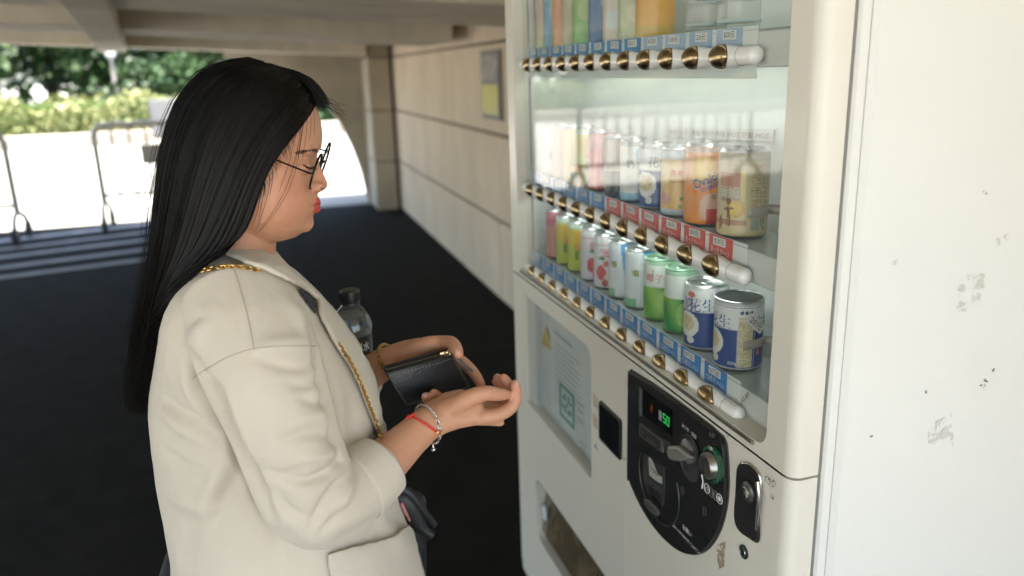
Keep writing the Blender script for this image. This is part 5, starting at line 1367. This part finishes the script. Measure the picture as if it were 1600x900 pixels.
class Strands:
    """many three-sided hairs gathered as arrays"""
    def __init__(s): s.V = []; s.F = []; s.n = 0
    def add(s, P, r0, r1):
        """P: (strands, points, 3)"""
        N, K = P.shape[:2]; T = np.gradient(P, axis=1); T /= np.linalg.norm(T, axis=2, keepdims=True)+1e-12
        A = np.cross(T, P-CAM); A /= np.linalg.norm(A, axis=2, keepdims=True)+1e-12; B_ = np.cross(T, A)
        k = np.linspace(0, 1, K)**4; r = (np.asarray(r0)[:, None]*(1-k)+r1*k)[..., None]
        ring_ = np.stack([P+r*(A*math.cos(q)+B_*math.sin(q)) for q in (0, 2.094, 4.189)], 2)
        s.V.append(ring_.reshape(-1, 3)); base = s.n+(np.arange(N)[:, None, None]*K+np.arange(K-1)[None, :, None])*3; j = np.arange(3)[None, None, :]; j2 = (j+1) % 3
        s.F.append(np.stack([base+j, base+j2, base+3+j2, base+3+j], -1).reshape(-1, 4)); s.n += N*K*3
    def path(s, P, r0, r1=.00012): s.add(np.asarray(P)[None], [r0], r1)
    def mesh(s, name, extra=None):
        V = np.concatenate(s.V); F_ = np.concatenate(s.F)
        if extra: F_ = np.concatenate([F_, np.asarray(extra[1])+len(V)]); V = np.concatenate([V, np.asarray(extra[0])])
        me = bpy.data.meshes.new(name); me.vertices.add(len(V)); me.vertices.foreach_set('co', V.ravel().astype(np.float32))
        me.loops.add(F_.size); me.loops.foreach_set('vertex_index', F_.ravel().astype(np.int32)); me.polygons.add(len(F_)); me.polygons.foreach_set('loop_start', np.arange(0, F_.size, 4, dtype=np.int32)); me.update(calc_edges=True); me.validate(); return me
hs = Strands(); K = 26
def mass(N, mirror, out0, out1, wid=.012, tmax=(.93, .04)):
    u0 = g.uniform(-.012, 1.0, N)[:, None]; tk = np.linspace(0, 1, K)[None]*np.clip(g.normal(tmax[0], tmax[1], N), .78, 1)[:, None]
    u = u0+wid*np.sin(2*np.pi*g.uniform(.4, 1.3, N)[:, None]*tk+g.uniform(0, 6.28, N)[:, None])*tk+g.normal(0, .03, N)[:, None]*np.clip(tk-.55, 0, 1)*2
    P = sample(HG, u, tk); Nn = sample(HN, u, tk); off = g.uniform(out0, out1, N)[:, None]*np.clip(tk*6+.3, 0, 1)
    P = P+Nn*off[..., None]
    loose = np.clip(tk-.6, 0, 1)[..., None]*g.normal(0, .018, (N, 1, 3))*np.array((1, .6, .3)); P = P+loose
    if mirror: P[..., 1] = 2*Y0-P[..., 1]
    hs.add(P, g.uniform(.00045, .0008, N), .00015)
mass(3400, False, -.004, .0035); mass(1500, True, -.004, .003)
clump = 40                                                            # locks: neighbouring hairs that run together
for c in range(clump):
    uc = g.uniform(0, 1); N = 14; tk = np.linspace(0, .97, K)[None]; u = uc+g.normal(0, .012, N)[:, None]*(1-.75*tk)+.01*np.sin(5*tk+c)
    P = sample(HG, u, tk)+sample(HN, u, tk)*(.002+.004*np.sin(np.pi*tk)[..., None]*g.uniform(.3, 1)); hs.add(P, g.uniform(.0005, .0008, N), .0002)
# stray hairs standing off the outline
N = 90; tk = np.linspace(.08, 1, K)[None]; u = g.uniform(.6, 1, N)[:, None]+0*tk; P = sample(HG, u, tk)+sample(HN, u, tk)*.004
P[..., 0] -= (g.uniform(.002, .014, N)[:, None]*np.sin(np.pi*tk)+g.normal(0, .006, N)[:, None]*tk*tk); hs.add(P, np.full(N, .0002), .0001)
# lock that falls over the forehead, wisps
for i in range(300):
    s = g.uniform(0, 1); dy = g.uniform(-.035, .035)
    st = np.array((425+60*s, 101+36*s, dy*.4)); en = np.array((505+g.normal(0, 5), 165+g.normal(0, 5), dy+.002)); m1 = (st+en)/2+np.array((10*(1-s)+3, -9*(1-s)-2, -.004))
    hs.path([at(q[0], q[1], Y=Y0+q[2]) for q in smooth_path([st, m1, en], 5)], .0007)
for i in range(18):
    y = g.uniform(150, 172); L = smooth_path([np.array((470, y-18, -.01)), np.array((503, y-4, 0)), np.array((520+g.uniform(-4, 8), y+g.uniform(4, 14), .004)), np.array((530+g.uniform(-6, 16), y+g.uniform(8, 22), .008))], 6); hs.path([at(q[0], q[1], Y=Y0+q[2]) for q in L], .00026, .0001)
def on_body(px, py, lift):
    h = hit(body_bvh, px, py)
    return None if h[0] is None else np.array(h[0])+np.array(h[1])*lift
for pts in ([(474,172),(468,215),(460,260),(447,300),(425,336),(402,362)], [(470,176),(464,222),(452,272),(436,312),(414,346),(398,368)], [(478,170),(476,200),(472,235),(468,262)], [(482,172),(482,196),(480,220)], [(414,272),(410,310),(404,345)], [(420,270),(418,300),(408,338),(396,366)], [(425,264),(424,284),(420,306)], [(466,178),(456,226),(444,270),(434,300)], [(410,290),(404,322),(396,350)], [(486,170),(488,190),(487,212)], [(472,172),(470,198),(466,222),(462,250)]):
    P = [on_body(p[0], p[1], .0035) for p in smooth_path([np.array(p, float) for p in pts], 6)]; P = [p for p in P if p is not None]
    if len(P) > 4: hs.path(P, .00034, .00014)
for i in range(60):                                                  # thin hairs at the temple
    x = g.uniform(404, 470); y = 300-(x-404)*1.75; a = g.uniform(.2, .9)
    pts = [(x-4, y-6), (x+1, y+8*a), (x+1+g.normal(0, 3), y+26*a)]; P = [on_body(p[0], p[1], .002) for p in smooth_path([np.array(p, float) for p in pts], 4)]; P = [p for p in P if p is not None]
    if len(P) > 4: hs.path(P, .00028, .0001)
# the closed mass under the hairs
kt = int(NT*.86); capV, capF = [], []
for mir in (False, True):
    A = (HG-HN*.0035)[:, :kt].copy()
    if mir: A[..., 1] = 2*Y0-A[..., 1]
    o = len(capV); capV += [tuple(p) for p in A.reshape(-1, 3)]
    capF += [(o+i*kt+j, o+i*kt+j+1, o+(i+1)*kt+j+1, o+(i+1)*kt+j) for i in range(NU-1) for j in range(kt-1)]
o2 = NU*kt
capF += [(((NU-1)*kt)+j, ((NU-1)*kt)+j+1, o2+((NU-1)*kt)+j+1, o2+((NU-1)*kt)+j) for j in range(kt-1)]
capF += [(i*kt, (i+1)*kt, o2+(i+1)*kt, o2+i*kt) for i in range(NU-1)]
hair_o = link('hair', hs.mesh('hair', (capV, capF)), hair_m, person, True)
nail_m = mat('nail', (.60, .36, .29), .22, coat=.3)
for cxn, cyn, rx, ry, ang in ((785, 610.5, 6.0, 4.2, .1), (807.5, 600, 2.2, 5.0, 0), (663.5, 618, 3.2, 4.0, .3), (714.5, 549, 3.6, 4.6, -.5)):
    P = []
    for k in range(15):
        a = 2*math.pi*(k-1)/14; dx, dy_ = (rx*math.cos(a), ry*math.sin(a)) if k else (0, 0)
        q = on_body(cxn+dx*math.cos(ang)-dy_*math.sin(ang), cyn+dx*math.sin(ang)+dy_*math.cos(ang), .0005 if k else .0009)
        P.append(q)
    if all(q is not None for q in P) and max(np.linalg.norm(q-P[0]) for q in P) < .012:
        MB().add(P, [(0, 1+k, 1+(k+1) % 14) for k in range(14)]).build('fingernail', nail_m, person, True)
# brows and lashes
eb = MB()
for i in range(95):
    s = g.uniform(0, 1); x, y = 463+33*s, 239.5-8*s+4*s*s+g.normal(0, 1.0); pts = [(x, y), (x-4+1.5*s, y-1.6+g.normal(0, .6))]
    P = [on_body(p[0], p[1], .0006) for p in pts]
    if all(p is not None for p in P): eb.tube(P, [.00030, .00012], 4)
eb.build('eyebrow', mat('brow_hair', (.035, .022, .016), .6), person)
ls = MB()
P = [on_body(p[0], p[1], .0008) for p in smooth_path([np.array(p, float) for p in ((474, 258), (480, 261.5), (486, 262), (490, 260))], 5)]; P = [p for p in P if p is not None]
if len(P) > 3: ls.tube(P, .0009, 5)
for i in range(16):
    s = i/15; a = on_body(476+13*s, 260.5+1.5*math.sin(3*s), .0008)
    if a is not None: ls.tube([a, a+np.array((.004, -.002*(1-s), -.0025))+np.array((.002*s, 0, -.001))], [.0003, .0001], 3)
ls.build('eyelashes', hair_m, person)

# ================================================================== things she wears and holds
# round glasses
frame_m = mat('glasses_frame', (.015, .015, .015), .25, .6); lens_m = pane_mat('glasses_lens', (.93, .95, .94))
gl1 = at(493.5, 268, Y=Y0-.036); gl2 = at(507.5, 249, Y=Y0+.027); lat = (gl2-gl1)/np.linalg.norm(gl2-gl1)
upv = at(501.5, 242, Y=Y0-.036)-at(485.6, 293.7, Y=Y0-.036); upv = upv-lat*(upv @ lat); upv /= np.linalg.norm(upv)
gs = empty('eyeglasses', tuple((gl1+gl2)/2), 'round thin black-framed glasses worn on the nose', 'glasses')
for c in (gl1, gl2):
    path = [c+lat*.0245*math.cos(a)+upv*.0232*math.sin(a) for a in np.linspace(0, 2*math.pi, 41)]
    rm = MB().tube(path, .0014, 7).build('rim', frame_m, gs, True)
    MB().add(path[:-1], [tuple(range(40))]).build('lens', lens_m, rm, fix=False)
n_ = np.cross(lat, upv); n_ = n_ if n_[0] > 0 else -n_
MB().tube(smooth_path([gl1+lat*.024+upv*.004, (gl1+gl2)/2+n_*.004+upv*.007, gl2-lat*.024+upv*.004], 5), .0010, 7).build('bridge', frame_m, gs, True)
MB().tube(smooth_path([gl1+lat*.010+upv*.0208, (gl1+gl2)/2+n_*.003+upv*.0185, gl2-lat*.010+upv*.0208], 5), .0008, 7).build('brow_bar', frame_m, gs, True)
h1 = gl1-lat*.0245+upv*.004; MB().tube([h1, h1-n_*.004-lat*.004, at(424, 247, Y=Y0-.083), at(392, 246, Y=Y0-.082), at(372, 262, Y=Y0-.082)], [.0014, .0013, .0010, .0011, .0012], 7).build('temple', frame_m, gs, True)
h2 = gl2+lat*.0245+upv*.004; e2 = at(424, 247, Y=Y0-.083); e2 = np.array((e2[0]+.028, 2*Y0-e2[1], e2[2]+.004)); MB().tube([h2, h2-n_*.004+lat*.004, e2, e2+np.array((-.03, 0, -.004))], [.0014, .0013, .0010, .0011], 7).build('temple', frame_m, gs, True)

# black wallet
leather = mat('black_leather', (.008, .0085, .009), .33, 0, .5, bump=.25, bscale=420, var=.2, vscale=40, coat=.1)
gold = mat('gold', (.58, .36, .11), .28, 1.0); brass = mat('brass_zip', (.62, .45, .20), .35, 1.0); silver = mat('silver', (.70, .68, .65), .22, 1.0)
w0, w1, w2, w3 = at(604, 584, Y=1.052), at(706, 554, Y=1.062), at(737, 606, Y=1.076), at(633, 634, Y=1.066)
ex = (w1-w0+w2-w3)/2; ey = (w0-w3+w1-w2)/2; nz = np.cross(ex, ey); nz /= np.linalg.norm(nz); nz = nz if nz[1] < 0 else -nz
wc = (w0+w1+w2+w3)/4; TH = .022
def wp(u, v, d): return wc+ex*(u/2)+ey*(v/2)+nz*d
wal = empty('wallet', tuple(wc), 'black leather zip wallet held open-handed between two hands', 'wallet'); wal['label'] = 'small black leather wallet with a brass zip held in both hands'
def rr2(n=5, q=.10):
    out = []
    for (a, b, t0) in ((1, 1, 0), (-1, 1, 90), (-1, -1, 180), (1, -1, 270)):
        for k in range(n+1):
            t = math.radians(t0+90*k/n); out.append((a-a*q+q*math.cos(t), b-b*q*1.3+q*1.3*math.sin(t)))
    return out
ol = rr2()
def slab(d0, d1, sc=1.0, top=1.0): return MB().rings([[wp(u*(sc-.02), v*(sc-.03), d0) for u, v in ol], [wp(u*sc, v*sc, d0+.0012) for u, v in ol], [wp(u*sc, v*sc, d1-.0015) for u, v in ol], [wp(u*(sc-.03), v*(sc-.04), d1) for u, v in ol]])
slab(-.004, .000, 1.0).build('front_panel', leather, wal, True); slab(-TH, -TH+.0045, 1.0).build('back_panel', leather, wal, True)
slab(-TH+.005, -.0045, .965).build('gusset', mat('gusset', (.012, .012, .013), .6), wal, True)
zy = .985
MB().tube([wp(-.93, zy, -.0095), wp(.84, zy, -.0095)], .0026, 8, .6).build('zip_tape', mat('zip_tape', (.01, .01, .01), .8), wal)
zt_ = MB()
for i in range(56):
    t = -.92+1.72*i/55; p = wp(t, zy+.035, -.0095); a = ex/np.linalg.norm(ex); zt_.tube([p-nz*.0018-a*.0002, p+nz*.0018+a*.0002], .00062, 4)
prop(zt_.build('zip_teeth', brass, wal), kind='stuff')
p = wp(.80, zy+.05, -.0085); zs = MB(); zs.tube([p-ex/np.linalg.norm(ex)*.006, p+ex/np.linalg.norm(ex)*.006], .0034, 8, .7)
zs.tube([p+nz*.003+np.array((.004*math.cos(a), 0, .004*math.sin(a)))+ex/np.linalg.norm(ex)*.004 for a in np.linspace(0, 6.283, 15)], .0011, 5); zs.build('zip_slider', mat('slider_gold', (.75, .58, .30), .22, 1.0), wal, True)
st = MB()
edge = [(-.93, .84), (-.6, .80), (0, .80), (.6, .80), (.90, .84)]
ep = smooth_path([wp(u, v, .0004) for u, v in edge], 12)
for i in range(0, len(ep)-1, 1):
    if i % 2 == 0: st.tube([ep[i], ep[i+1]], .0004, 4)
for (ua, va, ub, vb) in ((.955, .8, .955, -.9), (-.955, .8, -.955, -.9), (-.9, -.95, .9, -.95)):
    for i in range(26):
        a, b = i/26, (i+.55)/26; st.tube([wp(ua+(ub-ua)*a, va+(vb-va)*a, .0004), wp(ua+(ub-ua)*b, va+(vb-va)*b, .0004)], .00035, 4)
prop(st.build('stitching', mat('stitch', (.30, .30, .29), .7), wal), kind='stuff')
tp = smooth_path([wp(1.0, .92, -.010), at(712, 556, Y=1.085), at(726, 570, Y=1.083), at(739, 580, Y=1.083)], 5); MB().tube(tp, [.0022]*len(tp), 8, .35).build('pull_tab', mat('tab', (.10, .105, .09), .45), wal, True)

# water bottle under the far arm
BX = at(546, 452, Y=1.205); bz = BX[2]; bdir = np.array((-.035, 0, -1.0)); bdir /= np.linalg.norm(bdir)
bot = empty('water_bottle', (BX[0]-.008, 1.205, bz-.215), 'clear water bottle with black cap and black label tucked under the arm', 'bottle')
def blathe(prof, n=36):
    R = []
    for r, h in prof:
        c = np.array((BX[0], 1.205, bz))+bdir*h; R.append([c+np.array((r*math.cos(t), r*math.sin(t), 0)) for t in np.linspace(0, 2*math.pi, n, endpoint=False)])
    return MB().rings(R)
pet = pane_mat('bottle_plastic', (.94, .96, .97), f0=.05, haze=.02)
blathe([(.0125, .018), (.0128, .022), (.0150, .027), (.0225, .036), (.0288, .046), (.0318, .057), (.0322, .066), (.0308, .069), (.0308, .150), (.0320, .156), (.0320, .205), (.0285, .213)]).build('bottle_wall', pet, bot, True)
blathe([(.001, .0405), (.0240, .0405), (.0285, .047), (.0312, .058), (.0314, .066), (.0302, .0695), (.0302, .15), (.0312, .157), (.0312, .204), (.027, .211)]).build('water', mat('water_blue_tint', (.55, .76, 1.0), .0, 0, .5, trans=1.0), bot, True)  # blue cast of the refracted surroundings is put into the water's colour
blathe([(.0312, .0705), (.0313, .0715), (.0313, .148), (.0312, .149)]).build('label', mat('bottle_label', (.010, .010, .011), .3, coat=.4), bot, True)
blathe([(.0136, .0005), (.0150, .0025), (.0154, .006), (.0154, .017), (.0150, .0185), (.0120, .0187)]).build('cap', black_plastic, bot, True)
cr = MB()
for k in range(40):
    a = 2*math.pi*k/40; c0 = np.array((BX[0]+.0155*math.cos(a), 1.205+.0155*math.sin(a), bz)); cr.tube([c0+bdir*.004, c0+bdir*.0165], .0005, 4)
prop(cr.build('cap_ridges', black_plastic, bot), kind='stuff')
blathe([(.0145, .0190), (.0150, .0195), (.0150, .0225), (.0145, .0228)]).build('neck_ring', mat('ring_black', (.015, .015, .015), .4), bot, True)
u, v, fc, asp = text_geo('竹炭水'); a0 = math.atan2(-1.205, -BX[0]); t = MB()
t.add([tuple(np.array((BX[0], 1.205, bz))+bdir*(.094-q*.015)+np.array((.0318*math.cos(a0+.30+(p-.5)*.040/.0318), .0318*math.sin(a0+.30+(p-.5)*.040/.0318), 0))) for p, q in zip(u, v)], fc); t.build('lettering', ink_white, bot, fix=False)
# bracelets
def ring_pts(c, ax, r, n=48, sq=1.0):
    ax = ax/np.linalg.norm(ax); a = np.cross(ax, (0, 1, 0)); a /= np.linalg.norm(a); b = np.cross(ax, a)
    return [c+r*(math.cos(t)*a+sq*math.sin(t)*b) for t in np.linspace(0, 2*math.pi, n, endpoint=False)], a, b
ra = at(674, 656, Y=.988)-at(640, 686, Y=.970)
rc = at(663, 666, Y=.982)
rb = empty('cord_bracelet', tuple(rc), 'thin red cord bracelet on the wrist nearest the camera', 'bracelet')
P, a, b = ring_pts(rc, ra+np.array((0, 0, .02)), .0262, 48); MB().tube(P+[P[0]], .0016, 8).build('cord', mat('red_cord', (.62, .03, .02), .6), rb, True)
tl = smooth_path([on_body(650, 648, .0022), on_body(643, 652, .0026), on_body(635, 657, .003)] if on_body(635, 657, .003) is not None and on_body(643, 652, .003) is not None and on_body(650, 648, .003) is not None else [P[10], P[10]+np.array((-.012, 0, -.004)), P[10]+np.array((-.024, 0, -.010))], 5); MB().tube(tl, .0014, 6).build('cord_end', mat('red_cord', (.62, .03, .02), .6), rb, True)
pb = at(690, 668, Y=.965); blob_b = MB(); blob(blob_b, P[int(np.argmin([np.hypot(*(np.array(to_px(q))-np.array((687, 670)))) for q in P]))], (.003, .003, .003), 8); blob_b.build('bead', mat('amber_bead', (.75, .35, .10), .2, coat=.5), rb, True)
def chain(b, P, r, mr, step, closed=False):
    P = [np.asarray(p) for p in P]; d = np.r_[0, np.cumsum([np.linalg.norm(P[i+1]-P[i]) for i in range(len(P)-1)])]; n = int(d[-1]/step)
    for i in range(n+1):
        s = i*step; p = np.array([np.interp(s, d, [q[k] for q in P]) for k in range(3)]); p2 = np.array([np.interp(min(d[-1], s+step*.5), d, [q[k] for q in P]) for k in range(3)]); p1 = np.array([np.interp(max(0, s-step*.5), d, [q[k] for q in P]) for k in range(3)])
        t = p2-p1; t /= np.linalg.norm(t)+1e-9; up_ = p-CAM; up_ /= np.linalg.norm(up_); s1 = np.cross(t, up_); s1 /= np.linalg.norm(s1); s2 = np.cross(t, s1)
        w = s1*math.cos(.7 if i % 2 else -.7)+s2*math.sin(.7 if i % 2 else -.7)
        b.tube([p+t*r*1.35*math.cos(q)+w*r*math.sin(q) for q in np.linspace(0, 2*math.pi, 11)], mr, 5, cap=False)
sb_ = empty('chain_bracelet', tuple(rc), 'silver chain bracelet with a small pendant beside the red cord', 'bracelet')
P2, _, _ = ring_pts(rc+ra/np.linalg.norm(ra)*.006+np.array((0, 0, -.001)), ra+np.array((.004, 0, -.012)), .0278, 48); b_ = MB(); chain(b_, P2+[P2[0]], .0018, .00055, .0034); prop(b_.build('links', silver, sb_, True), kind='stuff')
low = min(P2, key=lambda q: -to_px(q)[1]); b_ = MB(); b_.tube([low, low+np.array((0, -.001, -.006))], .0007, 5); blob(b_, low+np.array((0, -.001, -.0085)), (.003, .003, .003), 8); b_.build('pendant', silver, sb_, True)
gb_ = at(608, 563, Y=1.160); gax = at(620, 560, Y=1.155)-at(585, 577, Y=1.175)
gb = empty('gold_bracelet', tuple(gb_), 'gold link bracelet on the far wrist behind the wallet', 'bracelet')
P3, _, _ = ring_pts(gb_, gax, .0262, 48); b_ = MB()
for i in range(26):
    p = P3[int(i*48/26)]; b_.tube([p-gax/np.linalg.norm(gax)*.0026, p+gax/np.linalg.norm(gax)*.0026], [.0021, .0026], 6)
prop(b_.build('links', gold, gb, True), kind='stuff'); MB().tube(P3+[P3[0]], .0014, 6).build('band', gold, gb, True)

# shoulder bag: gold chain over the shoulder, small black bag at the hip
bagc = at(640, 800, Y=1.19)
bag = empty('shoulder_bag', tuple(bagc), 'small black shoulder bag on a gold chain worn over the jacket', 'bag')
b_ = MB()
P = [on_jacket(p[0], p[1], .0035) for p in smooth_path([np.array(p, float) for p in ((252, 492), (258, 474), (268, 459), (286, 442), (312, 428), (345, 421), (376, 420), (404, 426))], 10)]; chain(b_, [p for p in P if p is not None], .0022, .00085, .0042)
prop(b_.build('strap_chain', gold, bag, True), kind='stuff')
b_ = MB(); P = [on_jacket(p[0], p[1], .0120 if p[1] > 560 else .010) for p in smooth_path([np.array(p, float) for p in ((521, 543), (536, 571), (553, 604), (570, 644), (582, 676), (591, 694))], 10)]; chain(b_, [p for p in P if p is not None], .0022, .00085, .0042)
prop(b_.build('strap_chain', gold, bag, True), kind='stuff')
bagm = mat('bag_leather', (.010, .011, .013), .42, bump=.1, bscale=300)
def ribbon(pts, w, nm, m=None):
    P = smooth_path([at(p[0], p[1], Y=p[2]) for p in pts], 6); R = []
    for i, p in enumerate(P):
        k = i/(len(P)-1); t = P[min(i+1, len(P)-1)]-P[max(i-1, 0)]; t /= np.linalg.norm(t); s1 = np.cross(t, (0, 1, 0)); s1 /= np.linalg.norm(s1); wd = w*(.55+.45*math.sin(math.pi*min(1, k*1.1+.15)))
        R.append([p+s1*wd*math.cos(q)+np.array((0, 1, 0))*.006*math.sin(q) for q in np.linspace(0, 2*math.pi, 14, endpoint=False)])
    return MB().rings(R).build(nm, m or bagm, bag, True)
ribbon([(610, 770, 1.17), (634, 772, 1.165), (656, 794, 1.165), (678, 822, 1.17)], .0125, 'bow_loop'); ribbon([(612, 780, 1.155), (634, 792, 1.15), (656, 824, 1.15), (674, 838, 1.15)], .0165, 'bow_loop'); ribbon([(618, 800, 1.16), (636, 822, 1.155), (650, 846, 1.155), (656, 860, 1.155)], .0155, 'bow_tail')
ribbon([(626, 784, 1.150), (634, 800, 1.149), (640, 812, 1.149)], .005, 'pink_lining', mat('pink_lining', (.62, .25, .24), .6))
b_ = MB(); c = at(621, 760, Y=1.15); b_.tube([c+np.array((.007*math.cos(q), 0, .0085*math.sin(q))) for q in np.linspace(0, 2*math.pi, 21)], .0022, 7); b_.build('gold_ring', gold, bag, True)
R = [ring(at(610, y, Y=1.20), np.array((.060*s, 0, 0)), np.array((0, .022*s, 0)), 24, 3.5) for y, s in ((782, .9), (790, 1), (880, 1.02), (960, 1.0), (968, .92))]
MB().rings(R).build('bag_body', bagm, bag, True)
